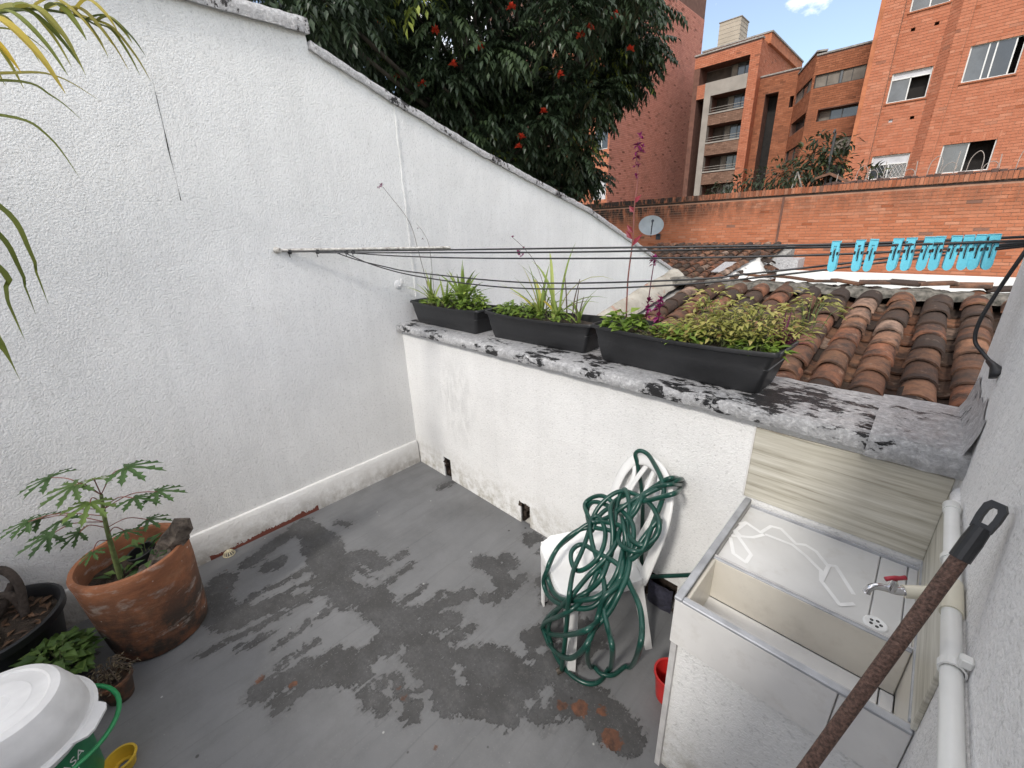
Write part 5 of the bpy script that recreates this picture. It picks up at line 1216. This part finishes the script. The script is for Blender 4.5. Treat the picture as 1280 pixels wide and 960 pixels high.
for (sx, a, b_) in ((1,(.185,-.175,.42),(.205,-.172,0)),(-1,(.185,-.175,.42),(.205,-.172,0)),(1,(.170,.165,.43),(.195,.238,0)),(-1,(.170,.165,.43),(.195,.238,0))):
    g = MB(); V = []; sy = -1 if a[1] < 0 else 1
    for k in range(7):
        f_ = k/6; x, y, z = sx*(a[0]+(b_[0]-a[0])*f_)*(1 if sx > 0 else .86), a[1]+(b_[1]-a[1])*f_, a[2]*(1-f_); w0 = .036-.013*f_; th = .008
        # V-shaped section: two flanges meeting at the outer corner
        for (u, v) in ((0,0),(-sx*w0*1.5,0),(-sx*w0*1.5,-sy*th),(-sx*th,-sy*th),(-sx*th,-sy*w0*1.5),(0,-sy*w0*1.5)): V.append(W_(x+u+sx*.012, y+v+sy*.010, z))
    g.add(V, [(i*6+k, i*6+(k+1)%6, (i+1)*6+(k+1)%6, (i+1)*6+k) for i in range(6) for k in range(6)]+[tuple(range(6)), tuple(range(36,42))])
    g.build('leg', M['white_plastic'], ch, True, 35)
def backpt(x, z): 
    t_ = (z-.43)/.44; return W_(x, .185+.095*t_+.03*t_*t_-.25*x*x*1.2, z)
g = MB(); arch = [(-.185,.42),(-.195,.52),(-.198,.63),(-.185,.74),(-.145,.82),(-.075,.862),(0,.872),(.075,.862),(.145,.82),(.185,.74),(.198,.63),(.195,.52),(.185,.42)]
upv = (W_(0,-1,0)-W_(0,0,0)); P = spline([backpt(x, z) for x, z in arch], 5)
g.tube(P, .029, 10, flat=.38, up=tuple(upv)); g.build('back_frame', M['white_plastic'], ch, True)
for (x0, x1, w_) in ((-.045,-.060,.016),(.045,.060,.016),(0,0,.013)):
    g = MB(); P = spline([backpt(x0*1.3,.43),backpt(x0*1.7,.56),backpt(x1*1.6,.70),backpt(x1*.8,.865)], 5); g.tube(P, w_, 8, flat=.35, up=tuple(upv)); g.build('back_slat', M['white_plastic'], ch, True)
for sx in (-1,1):
    g = MB(); P = spline([backpt(sx*.19,.60),backpt(sx*.12,.69),backpt(sx*.11,.76),backpt(sx*.14,.815)],5); g.tube(P, .012, 8, flat=.4, up=tuple(upv)); g.build('back_loop', M['white_plastic'], ch, True)
g = MB(); g.tube(spline([backpt(-.185,.455),backpt(0,.455),backpt(.185,.455)],5), .02, 8, flat=.4, up=tuple(upv)); g.build('back_rail', M['white_plastic'], ch, True)
HOSE=[(2.091,-0.634,0.014),(2.140,-0.677,0.266),(2.150,-0.676,0.432),(2.168,-0.688,0.582),(2.092,-0.558,0.547),(2.078,-0.482,0.580),(2.057,-0.406,0.614),(2.042,-0.318,0.693),(2.097,-0.240,0.772),(2.184,-0.235,0.793),(2.274,-0.284,0.816),(2.346,-0.353,0.811),(2.357,-0.381,0.769),(2.342,-0.417,0.741),(2.309,-0.442,0.731),(2.246,-0.397,0.716),(2.211,-0.337,0.733),(2.215,-0.310,0.780),(2.224,-0.257,0.816),(2.239,-0.211,0.835),(2.283,-0.195,0.887),(2.316,-0.189,0.914),(2.284,-0.030,0.813),(2.294,-0.030,0.791),(2.326,-0.217,0.901),(2.260,-0.212,0.853),(2.207,-0.244,0.801),(2.168,-0.306,0.763),(2.125,-0.339,0.709),(2.075,-0.348,0.663),(2.051,-0.369,0.658),(1.997,-0.334,0.662),(1.951,-0.280,0.657),(1.985,-0.259,0.699),(2.045,-0.267,0.736),(2.103,-0.279,0.732),(2.163,-0.308,0.736),(2.240,-0.365,0.754),(2.274,-0.409,0.724),(2.298,-0.488,0.661),(2.312,-0.583,0.623),(2.303,-0.642,0.577),(2.294,-0.673,0.525),(2.303,-0.775,0.572),(2.146,-0.681,0.327),(1.958,-0.557,0.060),(1.883,-0.517,0.014),(1.970,-0.571,0.201),(2.136,-0.670,0.486),(2.187,-0.606,0.526),(2.230,-0.568,0.598),(2.223,-0.514,0.631),(2.209,-0.457,0.643),(2.181,-0.398,0.692),(2.145,-0.330,0.735),(2.114,-0.253,0.753),(2.117,-0.219,0.783),(2.160,-0.262,0.793),(2.200,-0.314,0.755),(2.227,-0.382,0.708),(2.262,-0.470,0.685),(2.280,-0.532,0.642),(2.267,-0.574,0.584),(2.246,-0.624,0.559),(2.193,-0.647,0.526),(2.116,-0.654,0.475),(2.002,-0.586,0.384),(1.944,-0.555,0.413),(1.955,-0.556,0.486),(1.941,-0.475,0.514),(1.995,-0.434,0.591),(2.030,-0.381,0.636),(2.074,-0.352,0.659),(2.151,-0.369,0.703),(2.219,-0.388,0.724),(2.282,-0.443,0.687),(2.322,-0.534,0.652),(2.330,-0.597,0.628),(2.320,-0.647,0.563),(2.291,-0.714,0.499),(2.324,-0.792,0.503),(2.178,-0.533,0.014),(2.229,-0.526,0.014),(2.274,-0.493,0.014),(2.311,-0.410,0.014),(2.475,-0.715,0.575),(2.457,-0.667,0.619),(2.418,-0.620,0.651),(2.348,-0.556,0.639),(2.290,-0.513,0.646),(2.237,-0.504,0.653),(2.159,-0.478,0.619),(2.055,-0.445,0.585),(2.032,-0.489,0.565),(2.057,-0.527,0.545),(2.101,-0.542,0.533),(2.153,-0.526,0.586),(2.175,-0.481,0.639),(2.136,-0.391,0.662),(2.063,-0.336,0.675),(2.043,-0.375,0.657),(2.113,-0.452,0.615),(2.209,-0.530,0.592),(2.264,-0.594,0.597),(2.300,-0.652,0.563),(2.349,-0.696,0.532),(2.398,-0.749,0.538),(2.248,-0.478,0.014),(2.247,-0.547,0.014),(2.218,-0.598,0.014),(2.148,-0.620,0.014),(2.058,-0.609,0.014),(1.978,-0.569,0.018),(1.958,-0.563,0.118),(2.041,-0.612,0.313),(2.166,-0.685,0.545),(2.168,-0.565,0.569),(2.210,-0.490,0.646),(2.291,-0.476,0.667),(2.332,-0.447,0.720),(2.332,-0.403,0.769),(2.318,-0.314,0.803),(2.305,-0.234,0.854),(2.273,-0.196,0.891),(2.209,-0.127,0.898),(2.142,-0.062,0.901),(2.100,-0.060,0.905),(2.075,-0.055,0.872),(2.091,-0.055,0.826),(2.117,-0.030,0.643),(2.132,-0.030,0.457),(2.144,-0.030,0.259),(2.169,-0.030,0.174),(2.268,-0.030,0.236),(2.366,-0.030,0.308),(2.47,-0.030,0.385),(2.548,-0.030,0.44)]
m, t, b = newmat('hose_green'); b.inputs['Roughness'].default_value = .32
t.links.new(ramp(t, noi(t, 14, 5), [(.3, (.004,.034,.026)), (.7, (.008,.062,.045))]), b.inputs['Base Color'])
rg = random.Random(40); ext = []
for k, q in enumerate(HOSE[7:78]):                   # a second, looser layer of coils over the seat
    j = Vector((noise.noise((k*.31,0,1)),noise.noise((k*.31,5,1)),noise.noise((k*.31,9,1))))*.085
    ext.append(tuple(Vector(q)+j+Vector((.004,-.012,-.018))))
HOSE = HOSE[:118]+ext[::-1][4:-4]+HOSE[118:]
hs = empty('garden_hose', HOSE[0], 'tangled dark green garden hose heaped over the white chair', 'hose')
HP = spline(HOSE, 6)
for k in range(3): HP = [HP[0]]+[(HP[i-1]+HP[i]*2+HP[i+1])/4 for i in range(1,len(HP)-1)]+[HP[-1]]
HP = [Vector((q.x, min(q.y,-.012), max(q.z,.011))) for q in HP]
g = MB(); g.tube(HP, .0102, 10); g.build('tube', m, hs, True)
g = MB(); g.tube([HP[0]+Vector((0,0,.006)), HP[0]+Vector((-.012,-.02,-.0))], [.014,.013], 10); g.build('coupling', simple('brass_dark', (.09,.075,.06), .5, .3, 30, metal=.6), hs)

# ------------------------------------------------------------ small things by the tub
g = MB(); g.lathe([(.001,.004),(.045,.003),(.050,.004),(.062,.135),(.068,.138),(.068,.144),(.060,.144),(.048,.012),(.001,.010)], (2.486,-.405,0), 28)
tag(g.build('bucket', simple('red_plastic', (.50,.022,.02), .4, .12, 8), None, True, 40), 'small red plastic bucket half hidden behind the laundry tub', 'bucket')
g = MB(); random.seed(6); Mx = Matrix.Translation((2.25,.05,.07))
V = []
for i in range(9):
    for j in range(9):
        x = 2.185+.13*i/8; z = .0+.15*j/8; V.append((x+.006*noise.noise((i,j,1)), -.006-.03*math.sin(math.pi*i/8)*math.sin(math.pi*(j+1)/10)-.015*abs(noise.noise((i*.7,j*.7,3))), z))
g.add(V, [(i*9+j,(i+1)*9+j,(i+1)*9+j+1,i*9+j+1) for i in range(8) for j in range(8)])
tag(g.build('cloth_rag', simple('rag', (.035,.035,.055), .95, .5, 20, bmp=1, bscale=40), None, True), 'dark rag stuffed in the weep hole behind the chair', 'rag')
dm = empty('floor_drain', (.060,-1.485,0), 'small cream ribbed dome drain on the floor by the skirting', 'drain')
g = MB(); g.lathe([(.034,0),(.036,.004),(.030,.006)], (.060,-1.485,.001), 24); g.lathe([(.012,.024),(.009,.030),(.001,.032)], (.060,-1.485,.001), 16)
for k in range(12):
    a = k*math.pi/6; c_, s_ = math.cos(a), math.sin(a)
    g.tube([(.060+r*c_,-1.485+r*s_,z) for r, z in ((.030,.005),(.028,.015),(.021,.024),(.010,.029))], .0028, 5)
g.build('dome', simple('cream', (.60,.53,.36), .5, .15, 30), dm, True)

# ------------------------------------------------------------ pots
def clay(name):
    m, t, b = newmat(name); b.inputs['Roughness'].default_value = .85
    z = sepxyz(t)[2]
    c = ramp(t, noi(t, 1, 7, .65, mapped(t, (5,5,14))), [(.3, (.20,.075,.035)), (.55, (.33,.125,.055)), (.75, (.40,.19,.10))])
    c = mix(t, mth(t, 'MULTIPLY', ramp(t, noi(t, 7, 7, .68), [(.30, 0.0), (.56, 1.0)]), mth(t, 'SUBTRACT', 1.45, mth(t, 'MULTIPLY', z, 2.4), True), True), c, (.050,.034,.025))
    c = mix(t, ramp(t, noi(t, 1, 7, .7, mapped(t, (6,6,15), (3,1,2))), [(.56, 0.0), (.68, .75)]), c, (.36,.31,.27))
    v = node(t, 'ShaderNodeTexVoronoi'); v.inputs['Scale'].default_value = 13; t.links.new(t.nodes['OC'].outputs['Object'], v.inputs['Vector']); c = mix(t, ramp(t, v.outputs['Distance'], [(.05, .8), (.07, 0.0)]), c, (.55,.50,.44))
    t.links.new(c, b.inputs['Base Color']); bump(t, b, noi(t, 1, 6, .6, mapped(t, (18,18,60))), .004, .8); return m
M['clay'] = clay('clay')
PC = (.425,-1.865,0)
pt = empty('terracotta_pot', PC, 'large stained terracotta pot holding the young papaya', 'pot')
g = MB(); g.lathe([(.001,.003),(.184,.003),(.190,.012),(.201,.10),(.209,.22),(.217,.36),(.219,.44),(.224,.488),(.218,.502),(.200,.502),(.192,.49),(.190,.40),(.180,.30)], PC, 48, wob=.012); g.build('body', M['clay'], pt, True, 50)
g = MB(); V = [Vector((PC[0],PC[1],.405))]+[Vector((PC[0]+.190*math.cos(a),PC[1]+.190*math.sin(a),.392+.012*noise.noise((math.cos(a)*3,math.sin(a)*3,0)))) for a in [k*math.pi/20 for k in range(40)]]
g.add(V, [(0,1+k,1+(k+1)%40) for k in range(40)]); g.build('soil', M['soil'], pt)
# papaya
M['papaya'] = leafmat('papaya', [(0,(.035,.075,.026)),(.5,(.070,.135,.042)),(1,(.19,.27,.06))], .3)
pp = empty('papaya_plant', (.437,-1.93,.40), 'young papaya plant with lobed leaves growing in the terracotta pot', 'plant')
st = [(.437,-1.93,.39),(.448,-1.915,.55),(.462,-1.895,.72),(.475,-1.870,.86)]
g = MB(); P = spline(st,5); g.tube(P, [.0125-.0004*i for i in range(len(P))], 10); g.build('stem', simple('papaya_stem', (.12,.155,.055), .6, .35, 40), pp, True)
def papaya_leaf(g, p, d, nrm, size, c):
    """seven deeply cut lobes, each with side teeth"""
    d = d.normalized(); nrm = (nrm-d*nrm.dot(d)).normalized(); s_ = nrm.cross(d)
    for k, a in enumerate((-115,-75,-38,0,38,75,115)):
        L = size*(1-.0032*abs(a)); dr_ = (d*math.cos(R(a))+s_*math.sin(R(a))); sd_ = nrm.cross(dr_)
        W0 = size*.055; pts = [(0,W0*.8),(.30,W0*1.3),(.48,W0*1.0),(.60,W0*2.4),(.68,W0*1.0),(.80,W0*1.9),(.86,W0*.7),(1.0,0.0)]
        V = []
        for (t_, w_) in pts:
            q = p+dr_*L*t_-nrm*size*.20*t_*t_
            V += [q+sd_*w_+nrm*w_*.25+dr_*(L*.05 if w_ > W0*1.5 else 0), q, q-sd_*w_+nrm*w_*.25+dr_*(L*.05 if w_ > W0*1.5 else 0)]
        g.add(V, [f for i in range(len(pts)-1) for f in ((3*i,3*i+1,3*i+4,3*i+3),(3*i+1,3*i+2,3*i+5,3*i+4))], c)
rg = random.Random(5)
LV = [(.457,-1.871,.945,.10,.8),(.566,-1.714,.973,.15,.5),(.583,-1.656,.824,.12,.5),(.610,-1.741,.839,.12,.4),(.289,-2.036,.950,.15,.35),(.503,-1.974,.946,.13,.6),(.331,-2.152,.794,.12,.5),(.269,-2.124,.764,.13,.3),(.571,-2.040,.836,.13,.3),(.600,-1.918,.875,.13,.8),(.436,-2.018,.705,.10,.4),(.478,-2.100,.757,.12,.2),(.571,-1.973,.646,.07,.5),(.545,-1.825,.672,.09,.5),(.560,-1.728,.694,.10,.3)]
for (x, y, z, s, c) in LV:
    q = Vector((x,y,z)); a = P[min(len(P)-1, max(4, int(len(P)*(.45+.55*(z-.62)/.35))))]
    dv = q-a; hd = Vector((dv.x,dv.y,0)); hd = hd.normalized() if hd.length > .01 else Vector((1,0,0))
    b0 = q-hd*s*.35
    g = MB(); g.tube(spline([a, a.lerp(b0,.55)+Vector((0,0,.03)), b0],5), .0022, 5); pe = g.build('petiole', M['stem_red'], pp, True)
    g = MB(); papaya_leaf(g, b0, hd+Vector((0,0,-.12)), Vector((rg.uniform(-.25,.25),rg.uniform(-.25,.25),1)), s, c); g.build('leaf', M['papaya'], pe)
# nursery pot and bark slab inside the terracotta pot
np_ = empty('nursery_pot', (.40,-1.815,.40), 'little black nursery pot sunk inside the terracotta pot', 'pot')
g = MB(); g.lathe([(.001,.0),(.045,.0),(.055,.075),(.060,.078),(.060,.085),(.052,.085),(.048,.05),(.001,.05)], (.40,-1.815,.392), 24, Matrix.Rotation(.2,4,'X')); g.build('body', M['black_plastic'], np_, True, 40)
herb('seedling', 'few green seedling leaves around the little nursery pot', [(.40,-1.82,.45,.06,.06,.06,14),(.46,-1.93,.40,.05,.05,.05,14),(.52,-1.80,.47,.03,.03,.04,5)], M['papaya'], .075, .03, 12)
def slab(name, label, c0, c1, wid, th, mat, seed, nrm=Vector((0,0,1))):
    c0, c1 = Vector(c0), Vector(c1); d = (c1-c0); s_ = d.cross(nrm).normalized(); n_ = s_.cross(d).normalized(); V = []; n = 9
    for i in range(n):
        t_ = i/(n-1); w_ = wid*(.75+.35*math.sin(2.4*t_+.5))*(1 if i < n-1 else .25)
        for (u, h) in ((-1,-.5),(-.6,.5),(.1,.8),(.7,.4),(1,-.5)):
            j = Vector((noise.noise((i*.9,u*2,seed)),noise.noise((i*.9,u*2,seed+3)),noise.noise((i*.9,u*2,seed+6))))*wid*.22
            V.append(c0+d*t_+s_*u*w_*.5+n_*h*th+j)
    g = MB(); g.add(V, [(i*5+k, i*5+(k+1)%5, (i+1)*5+(k+1)%5, (i+1)*5+k) for i in range(n-1) for k in range(5)]+[(4,3,2,1,0), tuple(range((n-1)*5,n*5))])
    return tag(g.build(name, mat, None, True, 30), label, 'bark')
brk = simple('bark_piece', (.085,.065,.052), .95, .5, 30, bmp=1, bscale=60, c2=(.17,.14,.115))
slab('bark_slab', 'grey brown slab of bark leaning inside the terracotta pot', (.485,-1.80,.41), (.565,-1.63,.635), .10, .022, brk, 2, Vector((.8,-.6,.1)))
slab('bark_slab', 'flat bark chip lying on the soil of the terracotta pot', (.50,-1.86,.42), (.53,-1.72,.50), .09, .02, brk, 9)
# black pot with gnarled stems
KC = (.235,-2.395,0)
kp = empty('black_pot', KC, 'wide black plastic pot with gnarled stems beside the terracotta pot', 'pot')
g = MB(); g.lathe([(.001,.003),(.17,.003),(.178,.01),(.232,.29),(.250,.292),(.252,.325),(.240,.330),(.228,.32),(.215,.25)], KC, 44, wob=.02); g.build('body', M['black_plastic'], kp, True, 45)
g = MB(); V = [Vector((KC[0],KC[1],.285))]+[Vector((KC[0]+.225*math.cos(a),KC[1]+.225*math.sin(a),.27)) for a in [k*math.pi/18 for k in range(36)]]; g.add(V, [(0,1+k,1+(k+1)%36) for k in range(36)]); g.build('soil', M['soil'], kp)
gn = empty('gnarled_stump', (.2,-2.37,.27), 'twisted dark woody stems looping out of the black pot', 'stump')
for k, pts in enumerate(([(.13,-2.50,.27),(.05,-2.40,.42),(.04,-2.32,.47),(.14,-2.27,.42),(.21,-2.285,.28)],[(.10,-2.45,.27),(.10,-2.36,.36),(.16,-2.30,.38),(.17,-2.29,.27)],[(.22,-2.44,.27),(.16,-2.38,.36),(.08,-2.36,.42),(.03,-2.42,.5)],[(.15,-2.40,.27),(.13,-2.34,.34),(.12,-2.29,.42)])):
    g = MB(); P = spline(pts, 6); g.tube(P, [.020-.006*abs(i/len(P)-.3)+.003*noise.noise((i*.5,k,0)) for i in range(len(P))], 8); g.build('stem', simple('gnarl', (.055,.042,.034), .95, .4, 30, bmp=1, bscale=60) if k == 0 else bpy.data.materials['gnarl'], gn, True)
slab('dry_husk', 'pale dry husk lying in the black pot', (.18,-2.44,.30), (.40,-2.36,.33), .075, .012, simple('husk', (.22,.15,.10), .9, .35, 25, bmp=.8, bscale=60), 4)
slab('dry_husk', 'thick dead stub slanting out of the black pot', (.36,-2.52,.27), (.26,-2.47,.44), .06, .03, simple('stub', (.24,.20,.165), .9, .25, 20, bmp=.8, bscale=50), 14)
rg = random.Random(2); g = MB()
for k in range(70):
    a = rg.uniform(0,6.28); q = .21*math.sqrt(rg.random()); g.leaf(Vector((KC[0]+q*math.cos(a),KC[1]+q*math.sin(a),.285)), Vector((rg.uniform(-1,1),rg.uniform(-1,1),rg.uniform(0,.25))), Vector((0,0,1)), rg.uniform(.03,.07), .02, rg.random(), .2, .2)
tag(g.build('leaf_litter', leafmat('litter', [(0,(.06,.035,.022)),(1,(.20,.11,.06))], .1)), kind='stuff')
# small leafy pots between
GP = (.585,-2.185,0)
gp = empty('small_pot', GP, 'small dark pot of bright leaves between the big pots and bucket', 'pot')
g = MB(); g.lathe([(.001,.002),(.06,.002),(.085,.17),(.092,.172),(.092,.19),(.082,.19),(.078,.16),(.001,.16)], GP, 28); g.build('body', M['black_plastic'], gp, True, 45)
herb('leafy_plant', 'dense light green rounded leaves filling the small dark pot', [(.555,-2.195,.165,.135,.105,.13,260)], leafmat('pale_herb', [(0,(.05,.10,.025)),(.5,(.10,.175,.04)),(1,(.20,.29,.08))], .3), .055, .036, 21)
DP = (.715,-2.055,0)
dp = empty('small_pot', DP, 'small terracotta pot with a dried up wiry plant', 'pot')
g = MB(); g.lathe([(.001,.002),(.045,.002),(.062,.10),(.068,.102),(.068,.118),(.058,.118),(.054,.09),(.001,.09)], DP, 28); g.build('body', M['clay'], dp, True, 45)
rg = random.Random(9); dpl = empty('dried_plant', (DP[0],DP[1],.09), 'withered wiry plant drooping from the small terracotta pot', 'plant'); g = MB(); g2 = MB()
for k in range(46):
    a = rg.uniform(0,6.28); q = rg.uniform(.02,.10); h = rg.uniform(.04,.13); p0 = Vector((DP[0],DP[1],.09)); p2 = p0+Vector((q*math.cos(a),q*math.sin(a),h*.6)); p1 = p0.lerp(p2,.5)+Vector((0,0,h*.6))
    g.tube(spline([p0,p1,p2],4), .0014, 4)
    for j in range(4): g2.leaf(p1.lerp(p2,rg.random()), Vector((rg.uniform(-1,1),rg.uniform(-1,1),rg.uniform(-.6,.6))), Vector((0,0,1)), .018, .008, rg.random(), .2, .2)
g.build('stems', M['stem_dry'], dpl); g2.build('leaves', leafmat('dry_leaf', [(0,(.06,.05,.03)),(1,(.22,.17,.10))], .2), dpl)
# bucket with basin turned over on it
BC = Vector((1.045,-2.255,0))
bk = empty('paint_bucket', BC, 'white bucket with green label and green handle under the upturned basin', 'bucket')
g = MB(); g.lathe([(.001,.002),(.135,.002),(.138,.01),(.156,.30),(.164,.302),(.164,.316),(.170,.318),(.170,.345),(.158,.345),(.153,.30)], BC, 48); g.build('body', M['white_plastic'], bk, True, 40)
m, t, b = newmat('label_green'); b.inputs['Roughness'].default_value = .4
t.links.new(ramp(t, noi(t, 8, 3), [(.35, (.008,.13,.055)), (.65, (.02,.22,.09))]), b.inputs['Base Color']); M['label_green'] = m
g = MB(); g.lathe([(.1405,.035),(.1566,.285)], BC, 48); lbl = g.build('label', m, bk, True)
M['handle_green'] = simple('handle_green', (.012,.20,.065), .4, .15, 20)
hd = []
for k in range(25):
    a = R(-20+180*k/24); lift = math.sin(math.pi*k/24)
    hd.append(BC+Vector(((.168+.085*lift)*math.cos(a), (.168+.085*lift)*math.sin(a), .322-.03*lift)))
g = MB(); g.tube(hd, .0085, 6, flat=.6); g.build('handle', M['handle_green'], bk, True)
cu = bpy.data.curves.new('lettering', 'FONT'); 
def lettering(txt, size, z, ang0, par):
    c = bpy.data.curves.new('lettering', 'FONT'); c.body = txt; c.size = size; c.align_x = 'CENTER'; c.resolution_u = 3
    o = bpy.data.objects.new('tmp', c); COL.objects.link(o); bpy.context.view_layer.update()
    me = bpy.data.meshes.new_from_object(o.evaluated_get(bpy.context.evaluated_depsgraph_get())); bpy.data.objects.remove(o); bpy.data.curves.remove(c)
    for v in me.vertices:
        h = z+v.co.y; r_ = .1405+(.0161)*(h-.035)/.25+.0012; a = ang0+v.co.x/r_
        v.co = BC+Vector((r_*math.cos(a), r_*math.sin(a), h))
    me.materials.clear(); me.materials.append(M['white_plastic']); o = bpy.data.objects.new('lettering', me); COL.objects.link(o); o.parent = par
lettering('ASA', .045, .225, R(45), lbl); lettering('ASI', .032, .185, R(40), lbl)
g = MB()
for (a0, a1, z) in ((25,50,.13),(0,18,.12)):
    V = []
    for k in range(7):
        a = R(a0+(a1-a0)*k/6)
        for zz in (z,z+.012): r_ = .1405+.0161*(zz-.035)/.25+.001; V.append(BC+Vector((r_*math.cos(a),r_*math.sin(a),zz)))
    g.add(V, [(2*k,2*k+2,2*k+3,2*k+1) for k in range(6)])
g.build('printed_bar', M['white_plastic'], lbl)
bpy.data.curves.remove(cu)
bs_ = empty('wash_basin', BC+Vector((0,0,.345)), 'white plastic basin turned upside down on top of the bucket', 'basin')
TL = Matrix.Rotation(R(-5),4,'X') @ Matrix.Rotation(R(4),4,'Y'); BO = BC+Vector((.0,-.005,.375))
g = MB(); g.lathe([(.206,-.012),(.214,-.012),(.216,.0),(.206,.006),(.196,.006),(.190,.05),(.178,.085),(.176,.088),(.162,.13),(.150,.148),(.128,.156),(.122,.152),(.09,.153),(.085,.156),(.04,.156),(.036,.153),(.001,.153)], BO, 56, TL); g.build('shell', M['old_white_plastic'], bs_, True, 30)
g = MB(); V = []
for (u, w_) in ((.19,.075),(.235,.055),(.245,.035)): 
    for sg in (-1,1): V.append((u, sg*w_))
TA = TL @ Matrix.Rotation(R(62),4,'Z')
top_ = [BO+(TA @ Vector((u,v_,.004))) for u, v_ in V]; bot_ = [q+Vector((0,0,-.008)) for q in top_]
g.add(top_+bot_, [(0,2,3,1),(2,4,5,3),(6,7,9,8),(8,9,11,10),(0,6,8,2),(2,8,10,4),(1,3,9,7),(3,5,11,9),(4,10,11,5)]); g.build('grip', M['old_white_plastic'], bs_)
g = MB(); g.lathe([(.020,.0),(.036,.0),(.042,.025),(.048,.045),(.052,.047),(.051,.051),(.044,.051),(.038,.025),(.032,.006),(.020,.005)], (1.075,-2.072,.001), 30)
tag(g.build('dish_ring', simple('yellow_plastic', (.52,.34,.03), .45, .15, 12), None, True, 40), 'yellow plastic ring lying on the floor beside the bucket', 'ring')

# ------------------------------------------------------------ palm whose fronds hang into view
pl_ = empty('potted_palm', (.66,-2.62,0), 'potted palm with long yellowing strap leaves arching past the tall wall', 'palm')
M['palm_leaf'] = leafmat('palm_leaf', [(0,(.10,.13,.03)),(.4,(.20,.23,.045)),(.75,(.40,.35,.08)),(1,(.62,.44,.05))], .35)
g = MB(); g.lathe([(.001,.002),(.14,.002),(.17,.28),(.18,.282),(.18,.31),(.165,.31),(.16,.27),(.001,.27)], (.66,-2.62,0), 32); g.build('pot', M['black_plastic'], pl_, True, 45)
g = MB(); g.tube(spline([(.66,-2.62,.27),(.64,-2.60,1.0),(.66,-2.55,1.65),(.68,-2.40,2.05)],6), [.028-.0007*i for i in range(19)], 9)
crown = Vector((.68,-2.38,2.10)); g.build('trunk', M['bark'], pl_, True)
def ribbon(g, pts, W, c, k=5):
    P = spline(pts, k); n = len(P); V = []
    for i, q in enumerate(P):
        t_ = i/(n-1); w_ = W*max(.04, min(1, t_*6+.25)*(1-t_**2.2)); tt = (P[min(i+1,n-1)]-P[max(i-1,0)]).normalized()
        sv = tt.cross(Vector((1,0,.25))).normalized(); sv = (sv*.35+tt.cross(Vector((0,0,1))).normalized()*.75).normalized(); nn = sv.cross(tt)
        V += [q+sv*w_*.5+nn*w_*.2, q, q-sv*w_*.5+nn*w_*.2]
    g.add(V, [f for i in range(n-1) for f in ((3*i,3*i+1,3*i+4,3*i+3),(3*i+1,3*i+2,3*i+5,3*i+4))], c)
# arching rachis with hanging leaflets
ra = spline([crown,(.69,-2.05,2.33),(.70,-1.80,2.46),(.70,-1.66,2.55),(.70,-1.55,2.595),(.70,-1.45,2.605),(.70,-1.39,2.585)],6)
g = MB(); g.tube(ra, [.008-.00015*i for i in range(len(ra))], 6); rac = g.build('frond_stem', M['stem_green'], pl_, True)
rg = random.Random(8)
for i in range(14, len(ra)-1, 2):
    q = ra[i]
    for sg in (-1,1):
        L = rg.uniform(.13,.24)*(1.1-.5*(i-14)/(len(ra)-14)); dv = Vector((sg*rg.uniform(.25,.8), rg.uniform(.3,.9), rg.uniform(-.2,.25))).normalized()
        g = MB(); ribbon(g, [q, q+dv*L*.45+Vector((0,0,.015)), q+dv*L*.8+Vector((0,0,-L*.25)), q+dv*L+Vector((0,0,-L*.65))], rg.uniform(.026,.040), min(1,max(0,rg.gauss(.62,.25)))); g.build('leaf', M['palm_leaf'], rac)
for (pts, W, c) in (([crown,(.70,-2.0,2.33),(.70,-1.68,2.40),(.70,-1.55,2.42),(.70,-1.455,2.365)],.024,.75),([crown,(.70,-2.0,2.30),(.70,-1.66,2.385),(.70,-1.575,2.36),(.70,-1.52,2.30)],.022,.4),([crown,(.70,-1.98,2.26),(.70,-1.70,2.285),(.70,-1.62,2.24),(.70,-1.578,2.12)],.024,.35),
    ([crown,(.70,-2.0,2.18),(.70,-1.80,2.03),(.70,-1.77,1.88),(.70,-1.775,1.71)],.030,.22),([crown,(.70,-2.05,2.08),(.70,-1.86,1.85),(.70,-1.86,1.72),(.70,-1.865,1.60)],.030,.2),([crown,(.70,-2.05,2.0),(.71,-1.93,1.75),(.72,-1.92,1.6),(.72,-1.915,1.47)],.026,.2),([crown,(.69,-2.03,2.15),(.69,-1.84,1.97),(.69,-1.81,1.83),(.69,-1.815,1.68)],.028,.15),
    ([crown,(.71,-1.98,2.38),(.71,-1.70,2.50),(.72,-1.60,2.52),(.73,-1.54,2.47)],.020,.5),([crown,(.6,-2.6,2.5),(.5,-2.8,2.5),(.4,-2.9,2.2)],.03,.4),([crown,(.9,-2.6,2.5),(1.1,-2.8,2.45),(1.2,-2.9,2.1)],.03,.4),([crown,(.5,-2.3,2.5),(.3,-2.3,2.4),(.2,-2.35,2.1)],.03,.3)):
    g = MB(); ribbon(g, pts, W*1.6, c, 6); g.build('leaf', M['palm_leaf'], pl_)
